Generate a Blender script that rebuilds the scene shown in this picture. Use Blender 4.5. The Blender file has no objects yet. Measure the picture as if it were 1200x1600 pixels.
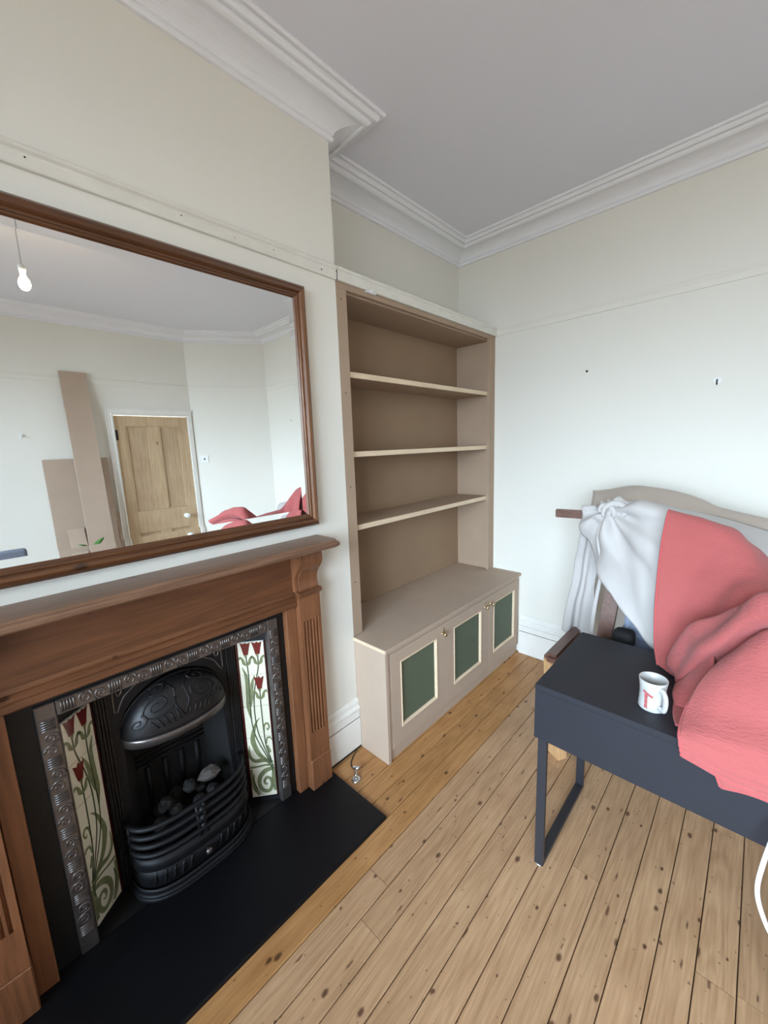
import bpy, bmesh, math, random
from mathutils import Vector, Matrix, noise
random.seed(7)
PI = math.pi
sc = bpy.context.scene
COL = sc.collection

# ------------------------------------------------------------------ camera
cam_d = bpy.data.cameras.new('camera'); cam = bpy.data.objects.new('camera', cam_d); COL.objects.link(cam)
YAW, PITCH, ROLL, FPX = 0.7626, -0.1642, -0.0368, 618.9
def cam_matrix():
    cy, sy, cp, sp = math.cos(YAW), math.sin(YAW), math.cos(PITCH), math.sin(PITCH)
    f = Vector((-sy*cp, cy*cp, sp)); r = Vector((cy, sy, 0)); u = r.cross(f)
    c, s = math.cos(ROLL), math.sin(ROLL)
    r2 = c*r + s*u; u2 = -s*r + c*u
    m = Matrix((r2, u2, -f)).transposed().to_4x4()
    m.translation = Vector((1.372, -1.1904, 1.5)); return m
cam.matrix_world = cam_matrix()
cam_d.sensor_fit = 'VERTICAL'; cam_d.sensor_height = 36; cam_d.lens = FPX*36/1600
cam_d.clip_start = 0.02
sc.camera = cam

# ------------------------------------------------------------------ world, lights, exposure
w = bpy.data.worlds.new('sky'); sc.world = w; w.use_nodes = True
nt = w.node_tree; nt.nodes.clear()
out = nt.nodes.new('ShaderNodeOutputWorld'); bg = nt.nodes.new('ShaderNodeBackground')
tc = nt.nodes.new('ShaderNodeTexCoord'); sx = nt.nodes.new('ShaderNodeSeparateXYZ'); rp = nt.nodes.new('ShaderNodeValToRGB')
nt.links.new(tc.outputs['Generated'], sx.inputs[0]); mz = nt.nodes.new('ShaderNodeMath'); mz.operation = 'MULTIPLY_ADD'; mz.inputs[1].default_value = .5; mz.inputs[2].default_value = .5
nt.links.new(sx.outputs['Z'], mz.inputs[0]); nt.links.new(mz.outputs[0], rp.inputs[0])
rp.color_ramp.elements[0].position = 0.42; rp.color_ramp.elements[0].color = (0.10, 0.105, 0.10, 1)   # ground outside
rp.color_ramp.elements[1].position = 0.565; rp.color_ramp.elements[1].color = (0.67, 0.84, 1.0, 1)     # overcast sky
nt.links.new(rp.outputs[0], bg.inputs[0]); bg.inputs[1].default_value = 11.0
nt.links.new(bg.outputs[0], out.inputs[0])
WX0, WX1, WZ0, WZ1, WY = 0.55, 2.95, 0.50, 2.45, -2.97      # window opening in the front wall
pd = bpy.data.lights.new('window_portal', 'AREA'); pd.shape = 'RECTANGLE'; pd.size = WX1-WX0; pd.size_y = WZ1-WZ0
pd.cycles.is_portal = True
po = bpy.data.objects.new('window_portal', pd); COL.objects.link(po)
po.location = ((WX0+WX1)/2, WY-0.14, (WZ0+WZ1)/2); po.rotation_euler = (PI/2, 0, 0)
sc.view_settings.view_transform = 'Standard'; sc.view_settings.look = 'None'; sc.view_settings.gamma = 1
sc.view_settings.use_curve_mapping = False
sc.view_settings.exposure = 1.63

# ------------------------------------------------------------------ material helpers
def new_mat(name):
    m = bpy.data.materials.new(name); m.use_nodes = True
    return m, m.node_tree, m.node_tree.nodes['Principled BSDF']
def N(t, kind, **kw):
    n = t.nodes.new('ShaderNode'+kind)
    for k, v in kw.items(): setattr(n, k, v)
    return n
def L(t, a, b): t.links.new(a, b)
def rgb(c): return (c[0], c[1], c[2], 1)
def srgb(r, g, b):
    f = lambda v: (v/255/12.92) if v/255 <= .04045 else ((v/255+.055)/1.055)**2.4
    return (f(r), f(g), f(b))
def ramp(t, stops):
    r = N(t, 'ValToRGB'); e = r.color_ramp.elements
    while len(e) < len(stops): e.new(0.5)
    for i, (p, c) in enumerate(stops): e[i].position = p; e[i].color = rgb(c)
    return r
def plain(name, c, rough=.6, metal=0, var=.06, scale=9, bump=.0, bscale=120, spec=.5, coat=0):
    m, t, b = new_mat(name)
    tc = N(t, 'TexCoord'); n = N(t, 'TexNoise'); n.inputs['Scale'].default_value = scale; n.inputs['Detail'].default_value = 5
    L(t, tc.outputs['Object'], n.inputs['Vector'])
    r = ramp(t, [(.3, tuple(v*(1-var) for v in c)), (.7, tuple(min(1, v*(1+var)) for v in c))])
    L(t, n.outputs['Fac'], r.inputs[0]); L(t, r.outputs[0], b.inputs['Base Color'])
    b.inputs['Roughness'].default_value = rough; b.inputs['Metallic'].default_value = metal
    b.inputs['Specular IOR Level'].default_value = spec
    if coat: b.inputs['Coat Weight'].default_value = coat
    if bump:
        n2 = N(t, 'TexNoise'); n2.inputs['Scale'].default_value = bscale; n2.inputs['Detail'].default_value = 4
        L(t, tc.outputs['Object'], n2.inputs['Vector'])
        bp = N(t, 'Bump'); bp.inputs['Strength'].default_value = bump; bp.inputs['Distance'].default_value = .002
        L(t, n2.outputs['Fac'], bp.inputs['Height']); L(t, bp.outputs[0], b.inputs['Normal'])
    return m
def wood(name, dark, light, axis='y', knot=None, cell=7.0, kr=.07, kfrac=.6, rough=.45, grain=26, ring=1.0, cont=1.0, plane=None, var=.0, coat=0, kstretch=.6, streak=0, bump=.10):
    """pine-like wood: stretched grain, broad figure, small dark knots (2-D cells on the visible plane)."""
    m, t, b = new_mat(name)
    plane = plane or ('xy' if axis in 'x' else 'yz' if axis == 'z' else 'yz')
    tc = N(t, 'TexCoord'); mp = N(t, 'Mapping')
    s = {'x': (.06, 1, 1), 'y': (1, .06, 1), 'z': (1, 1, .06)}[axis]
    oi = N(t, 'ObjectInfo'); mul = N(t, 'VectorMath', operation='SCALE'); cb = N(t, 'CombineXYZ')
    for i in range(3): L(t, oi.outputs['Random'], cb.inputs[i])
    L(t, cb.outputs[0], mul.inputs[0]); mul.inputs['Scale'].default_value = 37.0
    ad = N(t, 'VectorMath', operation='ADD'); L(t, tc.outputs['Object'], ad.inputs[0]); L(t, mul.outputs[0], ad.inputs[1]); vec = ad.outputs[0]
    L(t, vec, mp.inputs[0]); mp.inputs['Scale'].default_value = s
    n1 = N(t, 'TexNoise'); n1.inputs['Scale'].default_value = grain*4; n1.inputs['Detail'].default_value = 5; n1.inputs['Roughness'].default_value = .6
    L(t, mp.outputs[0], n1.inputs['Vector'])
    n2 = N(t, 'TexNoise'); n2.inputs['Scale'].default_value = grain*.30; n2.inputs['Detail'].default_value = 2; n2.inputs['Distortion'].default_value = 1.0
    L(t, mp.outputs[0], n2.inputs['Vector'])
    mm = N(t, 'Math', operation='MULTIPLY'); L(t, n2.outputs['Fac'], mm.inputs[0]); mm.inputs[1].default_value = 70*ring
    sn = N(t, 'Math', operation='SINE'); L(t, mm.outputs[0], sn.inputs[0])
    ml = N(t, 'Math', operation='MULTIPLY_ADD'); L(t, sn.outputs[0], ml.inputs[0]); ml.inputs[1].default_value = .08; L(t, n1.outputs['Fac'], ml.inputs[2])
    n4 = N(t, 'TexNoise'); n4.inputs['Scale'].default_value = 5; L(t, vec, n4.inputs['Vector'])
    m4 = N(t, 'Math', operation='MULTIPLY_ADD'); L(t, n4.outputs['Fac'], m4.inputs[0]); m4.inputs[1].default_value = .5; L(t, ml.outputs[0], m4.inputs[2])
    c_ = .75; w_ = .30/cont
    r = ramp(t, [(c_-w_, dark), (c_+w_, light)])
    L(t, m4.outputs[0], r.inputs[0]); colr = r.outputs[0]
    if var:
        hv = N(t, 'HueSaturation'); mr = N(t, 'MapRange'); mr.inputs[3].default_value = 1-var; mr.inputs[4].default_value = 1+var
        L(t, oi.outputs['Random'], mr.inputs[0]); L(t, mr.outputs[0], hv.inputs['Value']); L(t, colr, hv.inputs['Color']); colr = hv.outputs[0]
    def dots(colr, cell, kr, frac, st, seed, strength):
        sp0 = N(t, 'SeparateXYZ'); L(t, vec, sp0.inputs[0]); c2 = N(t, 'CombineXYZ')
        L(t, sp0.outputs[plane[0].upper()], c2.inputs[0]); L(t, sp0.outputs[plane[1].upper()], c2.inputs[1])
        mk = N(t, 'Mapping'); L(t, c2.outputs[0], mk.inputs[0]); mk.inputs['Location'].default_value = (seed, seed*1.7, 0)
        mk.inputs['Scale'].default_value = (st, 1, 1) if plane[0] == axis else (1, st, 1)
        dn = N(t, 'TexNoise'); dn.inputs['Scale'].default_value = 60; L(t, vec, dn.inputs['Vector'])
        dv = N(t, 'VectorMath', operation='MULTIPLY_ADD'); L(t, dn.outputs['Color'], dv.inputs[0]); dv.inputs[1].default_value = (.006,)*3; L(t, mk.outputs[0], dv.inputs[2])
        vo = N(t, 'TexVoronoi', voronoi_dimensions='2D'); vo.inputs['Scale'].default_value = cell; L(t, dv.outputs[0], vo.inputs['Vector'])
        sp = N(t, 'SeparateColor'); L(t, vo.outputs['Color'], sp.inputs[0])
        rr = N(t, 'MapRange'); L(t, sp.outputs[0], rr.inputs[0]); rr.inputs[1].default_value = 1-frac; rr.inputs[2].default_value = 1; rr.inputs[3].default_value = .0005; rr.inputs[4].default_value = kr
        dd = N(t, 'Math', operation='DIVIDE'); L(t, vo.outputs['Distance'], dd.inputs[0]); L(t, rr.outputs[0], dd.inputs[1])
        kq = ramp(t, [(.0, (strength,)*3), (.5, (strength*.85,)*3), (.75, (.2,)*3), (1.0, (0,)*3)])
        L(t, dd.outputs[0], kq.inputs[0])
        mx = N(t, 'Mix', data_type='RGBA'); L(t, kq.outputs[0], mx.inputs['Factor']); L(t, colr, mx.inputs['A']); mx.inputs['B'].default_value = rgb(knot)
        return mx.outputs['Result']
    if knot:
        colr = dots(colr, cell, kr, kfrac, kstretch, 0, .92)
        if streak: colr = dots(colr, cell*1.5, kr*.8, .5, .22, 5.3, streak); colr = dots(colr, cell*2.2, kr*.9, .35, .8, 9.1, .6)
    L(t, colr, b.inputs['Base Color']); b.inputs['Roughness'].default_value = rough
    if coat: b.inputs['Coat Weight'].default_value = coat; b.inputs['Coat Roughness'].default_value = .3
    bp = N(t, 'Bump'); bp.inputs['Strength'].default_value = bump; bp.inputs['Distance'].default_value = .0015
    L(t, n1.outputs['Fac'], bp.inputs['Height']); L(t, bp.outputs[0], b.inputs['Normal'])
    return m

M = {}
M['wall'] = plain('wall_paint', srgb(230, 227, 218), .75, var=.012, scale=2, bump=.10, bscale=60, spec=.3)
M['wallb'] = M['wall']
M['ceil'] = plain('ceiling_paint', srgb(226, 226, 234), .8, var=.008, scale=2, bump=.08, bscale=50, spec=.3)
M['cornice'] = plain('cornice_paint', srgb(236, 236, 240), .6, var=.01, scale=5, bump=.06, spec=.3)
M['rail'] = plain('old_rail_paint', srgb(224, 221, 212), .5, var=.035, scale=16, bump=.10, bscale=70)
M['skirt'] = plain('skirting_paint', srgb(232, 230, 224), .45, var=.03, scale=14, bump=.08, bscale=70)
M['dirt'] = plain('dark_gap', srgb(52, 44, 36), .9, var=.2)
M['floor'] = wood('floor_pine', srgb(162, 124, 90), srgb(195, 157, 120), 'y', srgb(70, 38, 22), 12.5, .14, .8, .45, 30, 1.3, 1.0, plane='xy', var=.06, streak=.8)
M['floor_o'] = wood('floor_pine_orange', srgb(154, 106, 60), srgb(188, 140, 90), 'y', srgb(66, 36, 18), 12.5, .14, .8, .42, 30, 1.3, 1.0, plane='xy', var=.06, streak=.85)
M['sub'] = plain('subfloor_dark', srgb(58, 42, 28), .9)
M['pine_z'] = wood('mantel_pine_upright', srgb(104, 65, 41), srgb(138, 90, 60), 'z', srgb(60, 30, 16), 4.5, .05, .5, .42, 24, .8, .9, coat=.12)
M['pine_y'] = wood('mantel_pine_level', srgb(84, 50, 30), srgb(114, 72, 45), 'y', srgb(52, 24, 12), 6.0, .075, .5, .42, 24, .8, .9, coat=.12)
M['shelf_y'] = wood('mantel_shelf_pine', srgb(96, 68, 50), srgb(132, 98, 76), 'y', srgb(64, 40, 28), 6, .07, .5, .40, 24, .9, .9, plane='xy', coat=.12)
M['mir_y'] = wood('mirror_frame_pine_level', srgb(66, 38, 20), srgb(102, 62, 34), 'y', srgb(36, 17, 8), 7, .13, .6, .33, 24, .7, .9, coat=.25)
M['mir_z'] = wood('mirror_frame_pine_upright', srgb(82, 48, 26), srgb(124, 80, 46), 'z', srgb(44, 20, 8), 7, .13, .6, .33, 24, .7, .9, coat=.25)
M['mdf'] = plain('raw_mdf', srgb(168, 145, 124), .7, var=.03, scale=7, bump=.04, bscale=300, spec=.3)
M['mdf2'] = plain('raw_mdf_pinkish', srgb(181, 160, 142), .7, var=.025, scale=7, bump=.04, bscale=300, spec=.3)
M['mdfback'] = plain('raw_mdf_back', srgb(152, 126, 101), .75, var=.04, scale=5, spec=.3)
M['lip'] = wood('pale_pine_lipping', srgb(208, 184, 154), srgb(228, 206, 178), 'y', None, rough=.55, grain=24, cont=.7)
M['green'] = plain('green_panel', srgb(88, 98, 80), .7, var=.05, scale=30, bump=.1, bscale=500)
M['gold'] = plain('brass', srgb(205, 184, 150), .22, 1, var=.04)
M['chrome'] = plain('chrome', srgb(205, 208, 212), .16, 1, var=.03)
M['black'] = plain('black_slip', srgb(8, 8, 10), .6, var=.15)
M['slate'] = plain('hearth_slate', srgb(7, 8, 13), .5, var=.18, scale=7, bump=.12, bscale=25, spec=.3)
M['iron'] = plain('cast_iron', srgb(40, 39, 41), .42, .5, var=.18, scale=22, bump=.25, bscale=90)
M['ironp'] = plain('polished_iron', srgb(112, 106, 104), .34, .75, var=.14, scale=22, bump=.2, bscale=90)
M['irond'] = plain('sooty_iron', srgb(20, 21, 26), .55, .3, var=.3, scale=14, bump=.3, bscale=60)
M['soot'] = plain('sooty_fireback', srgb(20, 19, 20), .9, var=.4, scale=9, bump=.4, bscale=40)
M['cream'] = plain('cream_glaze', srgb(228, 224, 204), .12, var=.03, scale=12, coat=.5)
M['maroonslip'] = plain('dark_maroon_slip', srgb(62, 20, 20), .25)
M['maroon'] = plain('maroon_glaze', srgb(104, 30, 28), .16, var=.12, scale=60, coat=.4)
M['leafg'] = plain('green_glaze', srgb(120, 126, 92), .16, var=.18, scale=50, coat=.4)
M['stemg'] = plain('dark_green_glaze', srgb(70, 80, 58), .16, var=.14, scale=50, coat=.4)
M['grout'] = plain('grout', srgb(170, 158, 140), .8)
M['coal'] = plain('coal_lump', srgb(30, 28, 28), .8, var=.35, scale=18, bump=.5, bscale=50)
M['ash'] = plain('ashy_coal', srgb(92, 86, 82), .85, var=.35, scale=24, bump=.5, bscale=50)
M['desk'] = plain('black_brown_laminate', srgb(36, 37, 44), .55, var=.04, scale=10, bump=.05, bscale=200, spec=.35)
M['steel'] = plain('dark_painted_steel', srgb(42, 43, 49), .4, var=.05, scale=10)
M['plast'] = plain('white_plastic', srgb(236, 238, 240), .35, var=.01)
M['mug'] = plain('speckled_mug_glaze', srgb(190, 190, 188), .3, var=.12, scale=40, bump=.1, bscale=60, coat=.3)
M['mugin'] = plain('mug_inside_glaze', srgb(196, 188, 176), .3, var=.06, scale=40)
M['mugred'] = plain('mug_red_glaze', srgb(176, 92, 92), .35, var=.15, scale=70)
M['mahog'] = wood('mahogany', srgb(78, 48, 38), srgb(112, 74, 58), 'y', None, rough=.4, grain=18, coat=.2)
M['oak'] = wood('pale_leg_wood', srgb(190, 146, 100), srgb(216, 174, 128), 'z', None, rough=.5, grain=20)
M['grey'] = plain('grey_upholstery', srgb(112, 118, 132), .85, var=.06, scale=60, bump=.3, bscale=400)
M['greyblue'] = plain('blue_grey_cushion', srgb(150, 160, 184), .85, var=.05, scale=40, bump=.3, bscale=300)
M['dark'] = plain('black_bag_fabric', srgb(20, 20, 24), .8, var=.2)
M['leaf'] = plain('houseplant_leaf', srgb(58, 104, 44), .4, var=.2, scale=30)
M['pot'] = plain('terracotta_pot', srgb(176, 106, 76), .8, var=.08)
M['doorp'] = wood('door_pine', srgb(178, 148, 114), srgb(206, 180, 146), 'z', srgb(96, 62, 38), 5, .06, .5, .5, 20, .9, .8)
M['doorpan'] = wood('door_panel_pine', srgb(170, 142, 110), srgb(198, 172, 140), 'z', None, rough=.5, grain=20, cont=.8)
M['glow'] = None

def mirror_mat():
    m, t, b = new_mat('mirror_silver')
    b.inputs['Base Color'].default_value = (.93, .95, .95, 1); b.inputs['Metallic'].default_value = 1; b.inputs['Roughness'].default_value = .0
    return m
M['mirror'] = mirror_mat()
def glass_mat():
    m, t, b = new_mat('window_glass')
    t.nodes.remove(b); o = t.nodes['Material Output']
    tr = N(t, 'BsdfTransparent'); gl = N(t, 'BsdfGlossy'); gl.inputs['Roughness'].default_value = 0; mx = N(t, 'MixShader'); fr = N(t, 'Fresnel')
    L(t, fr.outputs[0], mx.inputs[0]); L(t, tr.outputs[0], mx.inputs[1]); L(t, gl.outputs[0], mx.inputs[2]); L(t, mx.outputs[0], o.inputs[0])
    return m
M['glass'] = glass_mat()
def glow_mat(name, c, s):
    m, t, b = new_mat(name)
    b.inputs['Base Color'].default_value = rgb(c); b.inputs['Emission Color'].default_value = rgb(c); b.inputs['Emission Strength'].default_value = s
    return m
M['glow'] = glow_mat('lit_bulb', (1.0, .74, .40), 55)
def fabric(name, c, crinkle, var=.05, weave=900):
    m, t, b = new_mat(name)
    tc = N(t, 'TexCoord'); n = N(t, 'TexNoise'); n.inputs['Scale'].default_value = 7; n.inputs['Detail'].default_value = 3
    L(t, tc.outputs['Object'], n.inputs['Vector'])
    r = ramp(t, [(.3, tuple(v*(1-var) for v in c)), (.7, tuple(min(1, v*(1+var)) for v in c))]); L(t, n.outputs['Fac'], r.inputs[0]); L(t, r.outputs[0], b.inputs['Base Color'])
    b.inputs['Roughness'].default_value = .9; b.inputs['Specular IOR Level'].default_value = .15
    b.inputs['Sheen Weight'].default_value = .15
    mp = N(t, 'Mapping'); L(t, tc.outputs['Object'], mp.inputs[0]); mp.inputs['Scale'].default_value = (.35, 1, 1.3)
    n2 = N(t, 'TexNoise'); n2.inputs['Scale'].default_value = 170; n2.inputs['Detail'].default_value = 3; L(t, mp.outputs[0], n2.inputs['Vector'])
    n3 = N(t, 'TexNoise'); n3.inputs['Scale'].default_value = weave; L(t, tc.outputs['Object'], n3.inputs['Vector'])
    ad = N(t, 'Math', operation='MULTIPLY_ADD'); L(t, n3.outputs['Fac'], ad.inputs[0]); ad.inputs[1].default_value = .25; L(t, n2.outputs['Fac'], ad.inputs[2])
    bp = N(t, 'Bump'); bp.inputs['Strength'].default_value = crinkle; bp.inputs['Distance'].default_value = .004
    L(t, ad.outputs[0], bp.inputs['Height']); L(t, bp.outputs[0], b.inputs['Normal'])
    return m
M['red'] = fabric('coral_muslin', srgb(174, 92, 90), .75, .04)
M['redhem'] = fabric('coral_hem', srgb(188, 88, 88), .2, .04)
M['sheet'] = fabric('unbleached_cotton', srgb(192, 187, 184), .12, .03)
M['sheet2'] = fabric('unbleached_cotton_beige', srgb(182, 168, 156), .12, .05)  # darker, more beige tone for the rear part of the sheet

# ------------------------------------------------------------------ geometry helpers
def obj(name, bm, mat, parent=None, smooth=False, recalc=True):
    if recalc: bmesh.ops.recalc_face_normals(bm, faces=bm.faces[:])
    me = bpy.data.meshes.new(name); bm.to_mesh(me); bm.free()
    mats = mat if isinstance(mat, (list, tuple)) else [mat]
    for mm in mats: me.materials.append(mm)
    if smooth:
        for p in me.polygons: p.use_smooth = True
    o = bpy.data.objects.new(name, me); COL.objects.link(o)
    if parent is not None:
        o.parent = parent
        if parent.type == 'EMPTY' or parent.location.length: o.matrix_parent_inverse = parent_world(parent).inverted()
    return o
def parent_world(p):
    m = Matrix.LocRotScale(p.location, p.rotation_euler, p.scale)
    return m if p.parent is None else parent_world(p.parent) @ p.matrix_parent_inverse @ m
def thing(name, label, cat, loc=(0, 0, 0), group=None):
    o = bpy.data.objects.new(name, None); COL.objects.link(o); o.location = loc; o.empty_display_size = .1
    o['label'] = label; o['category'] = cat
    if group: o['group'] = group
    return o
def stuff(o): o['kind'] = 'stuff'; return o
def tag(o, label, cat, group=None):
    o['label'] = label; o['category'] = cat
    if group: o['group'] = group
    return o
def struct(name, bm, mat, parent=None, smooth=False):
    o = obj(name, bm, mat, parent, smooth)
    if parent is None: o['kind'] = 'structure'
    return o
def box(bm, x0, y0, z0, x1, y1, z1, bev=0, seg=1):
    r = bmesh.ops.create_cube(bm, size=1); vs = r['verts']
    for v in vs: v.co = Vector(((x0+x1)/2+v.co.x*(x1-x0), (y0+y1)/2+v.co.y*(y1-y0), (z0+z1)/2+v.co.z*(z1-z0)))
    if bev:
        es = list({e for v in vs for e in v.link_edges})
        bmesh.ops.bevel(bm, geom=es, offset=bev, segments=seg, affect='EDGES', profile=.5)
    return bm
def bx(*a, **k): return box(bmesh.new(), *a, **k)
def obox(bm, c, ax, ay, az, hx, hy, hz):
    c = Vector(c); ax, ay, az = Vector(ax).normalized()*hx, Vector(ay).normalized()*hy, Vector(az).normalized()*hz
    vs = [bm.verts.new(c+sx*ax+sy*ay+sz*az) for sx in (-1, 1) for sy in (-1, 1) for sz in (-1, 1)]
    for f in ((0,1,3,2),(4,6,7,5),(0,4,5,1),(2,3,7,6),(0,2,6,4),(1,5,7,3)): bm.faces.new([vs[i] for i in f])
    return bm
def prism(bm, poly, a, b):
    """poly: list of 3-D points on end a (Vector offsets), extruded along b-a"""
    d = Vector(b)-Vector(a); v0 = [bm.verts.new(Vector(p)) for p in poly]; v1 = [bm.verts.new(Vector(p)+d) for p in poly]
    n = len(poly)
    for i in range(n): bm.faces.new((v0[i], v0[(i+1) % n], v1[(i+1) % n], v1[i]))
    bm.faces.new(v0); bm.faces.new(list(reversed(v1)))
    return bm
def catmull(pts, n):
    pts = [Vector(p) for p in pts]; res = []
    m = len(pts)
    for i in range(m-1):
        p0 = pts[i-1] if i else pts[0]*2-pts[1]; p1, p2 = pts[i], pts[i+1]; p3 = pts[i+2] if i+2 < m else pts[-1]*2-pts[-2]
        for k in range(n):
            t = k/n; res.append(.5*((2*p1)+(-p0+p2)*t+(2*p0-5*p1+4*p2-p3)*t*t+(-p0+3*p1-3*p2+p3)*t**3))
    res.append(pts[-1]); return res
def tube(bm, pts, r, seg=8, closed=False, flat=1.0):
    pts = [Vector(p) for p in pts]; rings = []; n = len(pts); prev = None
    for i, p in enumerate(pts):
        if closed: d = pts[(i+1) % n]-pts[i-1]
        else: d = pts[min(i+1, n-1)]-pts[max(i-1, 0)]
        d.normalize()
        if prev is None:
            a = Vector((0, 0, 1)) if abs(d.z) < .9 else Vector((1, 0, 0)); u = d.cross(a).normalized()
        else: u = (prev-d*prev.dot(d)).normalized()
        prev = u; v = d.cross(u); rr = r[i] if isinstance(r, (list, tuple)) else r
        rings.append([bm.verts.new(p+u*math.cos(2*PI*k/seg)*rr+v*math.sin(2*PI*k/seg)*rr*flat) for k in range(seg)])
    m = n if closed else n-1
    for i in range(m):
        a, b = rings[i], rings[(i+1) % n]
        for k in range(seg): bm.faces.new((a[k], a[(k+1) % seg], b[(k+1) % seg], b[k]))
    if not closed:
        bm.faces.new(list(reversed(rings[0]))); bm.faces.new(rings[-1])
    return bm
def lathe(bm, prof, c=(0, 0, 0), seg=24, axis='z'):
    c = Vector(c); rings = []
    for (r, h) in prof:
        ring = []
        for k in range(seg):
            a = 2*PI*k/seg; q = {'z': Vector((r*math.cos(a), r*math.sin(a), h)), 'x': Vector((h, r*math.cos(a), r*math.sin(a))), 'y': Vector((r*math.cos(a), h, r*math.sin(a)))}[axis]
            ring.append(bm.verts.new(c+q))
        rings.append(ring)
    for i in range(len(rings)-1):
        for k in range(seg): bm.faces.new((rings[i][k], rings[i][(k+1) % seg], rings[i+1][(k+1) % seg], rings[i+1][k]))
    bm.faces.new(rings[0]); bm.faces.new(list(reversed(rings[-1])))
    return bm
def patch(bm, grid, nu=6, nv=6, disp=None, thick=.004):
    """smooth cloth patch through a grid of control points, closed to a thin solid"""
    rows = [catmull(r, nu) for r in grid]
    cols = [catmull([row[j] for row in rows], nv) for j in range(len(rows[0]))]
    H, W = len(cols[0]), len(cols)
    P = [[cols[j][i] for j in range(W)] for i in range(H)]
    def nrm(i, j):
        a = P[i][min(j+1, W-1)]-P[i][max(j-1, 0)]; b = P[min(i+1, H-1)][j]-P[max(i-1, 0)][j]
        n = a.cross(b); return n.normalized() if n.length > 1e-9 else Vector((0, 0, 1))
    NN = [[nrm(i, j) for j in range(W)] for i in range(H)]
    Q = [[P[i][j]+NN[i][j]*(disp(j/(W-1), i/(H-1), P[i][j]) if disp else 0) for j in range(W)] for i in range(H)]
    A = [[bm.verts.new(Q[i][j]+NN[i][j]*thick/2) for j in range(W)] for i in range(H)]
    B = [[bm.verts.new(Q[i][j]-NN[i][j]*thick/2) for j in range(W)] for i in range(H)]
    for i in range(H-1):
        for j in range(W-1):
            bm.faces.new((A[i][j], A[i][j+1], A[i+1][j+1], A[i+1][j])); bm.faces.new((B[i][j], B[i+1][j], B[i+1][j+1], B[i][j+1]))
    for i in range(H-1):
        bm.faces.new((A[i][0], A[i+1][0], B[i+1][0], B[i][0])); bm.faces.new((A[i][-1], B[i][-1], B[i+1][-1], A[i+1][-1]))
    for j in range(W-1):
        bm.faces.new((A[0][j], B[0][j], B[0][j+1], A[0][j+1])); bm.faces.new((A[-1][j], A[-1][j+1], B[-1][j+1], B[-1][j]))
    return Q

# ------------------------------------------------------------------ setting: plan and wall-following mouldings
ALC, LB, H = -0.285, 1.39, 2.803
PLAN = [(-.285, -2.97), (-.285, -1.58), (0, -1.58), (0, 0), (-.285, 0), (-.285, LB), (2.95, LB), (3.42, .68), (3.42, -2.97)]
def unit(a, b):
    d = Vector((b[0]-a[0], b[1]-a[1], 0)); return d.normalized()
def right(d): return Vector((d.y, -d.x, 0))
def miter(prev, cur, nxt):
    """offset vector per unit of profile depth at corner cur"""
    n1 = right(unit(prev, cur)) if prev else None; n2 = right(unit(cur, nxt)) if nxt else None
    if n1 is None: return n2
    if n2 is None: return n1
    return (n1+n2)/(1+n1.dot(n2))
def moulding(path, profile, i, closed=False):
    """segment i of a moulding along path, profile = [(depth, z)] closed polygon"""
    n = len(path); a, b = path[i], path[(i+1) % n]
    pa = path[i-1] if (closed or i > 0) else None; nb = path[(i+2) % n] if (closed or i+2 < n) else None
    m0 = miter(pa, a, b); m1 = miter(a, b, nb)
    bm = bmesh.new()
    v0 = [bm.verts.new(Vector((a[0], a[1], z))+m0*d) for d, z in profile]
    v1 = [bm.verts.new(Vector((b[0], b[1], z))+m1*d) for d, z in profile]
    k = len(profile)
    for q in range(k): bm.faces.new((v0[q], v0[(q+1) % k], v1[(q+1) % k], v1[q]))
    bm.faces.new(v0); bm.faces.new(list(reversed(v1)))
    return bm

T = .14   # wall thickness
def wallseg(a, b, z0=0, z1=H):
    d = unit(a, b); n = right(d); bm = bmesh.new()
    c = (Vector((a[0], a[1], 0))+Vector((b[0], b[1], 0)))/2-n*T/2; c.z = (z0+z1)/2
    ln = (Vector(a)-Vector(b)).length
    return obox(bm, c, d, n, (0, 0, 1), ln/2, T/2, (z1-z0)/2)
# floor slab under the boards, ceiling
struct('floor', bx(-.45, -3.12, -.14, 3.58, 1.55, -.014), M['sub'])
FLOOR = bpy.data.objects['floor']
struct('ceiling', bx(-.45, -3.12, H, 3.58, 1.55, H+.12), M['ceil'])
# left wall: alcoves and chimney breast with the hearth opening
bm = wallseg((-.285, -2.97), (-.285, -1.58))
me2 = bx(-.285-T, -1.58, 0, 0, -1.235, H); 
def merge(bm, other):
    me = bpy.data.meshes.new('tmp'); other.to_mesh(me); other.free(); bm.from_mesh(me); bpy.data.meshes.remove(me); return bm
merge(bm, me2)
box(bm, -.285-T, -.355, 0, 0, 0, H); box(bm, -.285-T, -1.235, .90, 0, -.355, H)
box(bm, -.285-T, -1.235, 0, -.285, -.355, .90)
merge(bm, wallseg((-.285, 0), (-.285, LB)))
struct('wall_left', bm, M['wall'])
struct('wall_back', bx(-.285-T, LB, 0, 2.95, LB+T, H), M['wallb'])
struct('wall_corner', wallseg((2.95, LB), (3.42, .68)), M['wall'])
bm = bx(3.42, .631, 0, 3.42+T, .70, H); box(bm, 3.42, -.088, 1.91, 3.42+T, .631, H); box(bm, 3.42, -2.97, 0, 3.42+T, -.088, H)
struct('wall_right', bm, M['wall'])
bm = bx(-.285-T, WY-T, 0, WX0, WY, H); box(bm, WX1, WY-T, 0, 3.42+T, WY, H); box(bm, WX0, WY-T, 0, WX1, WY, WZ0); box(bm, WX0, WY-T, WZ1, WX1, WY, H)
struct('wall_front', bm, M['wall'])
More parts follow.
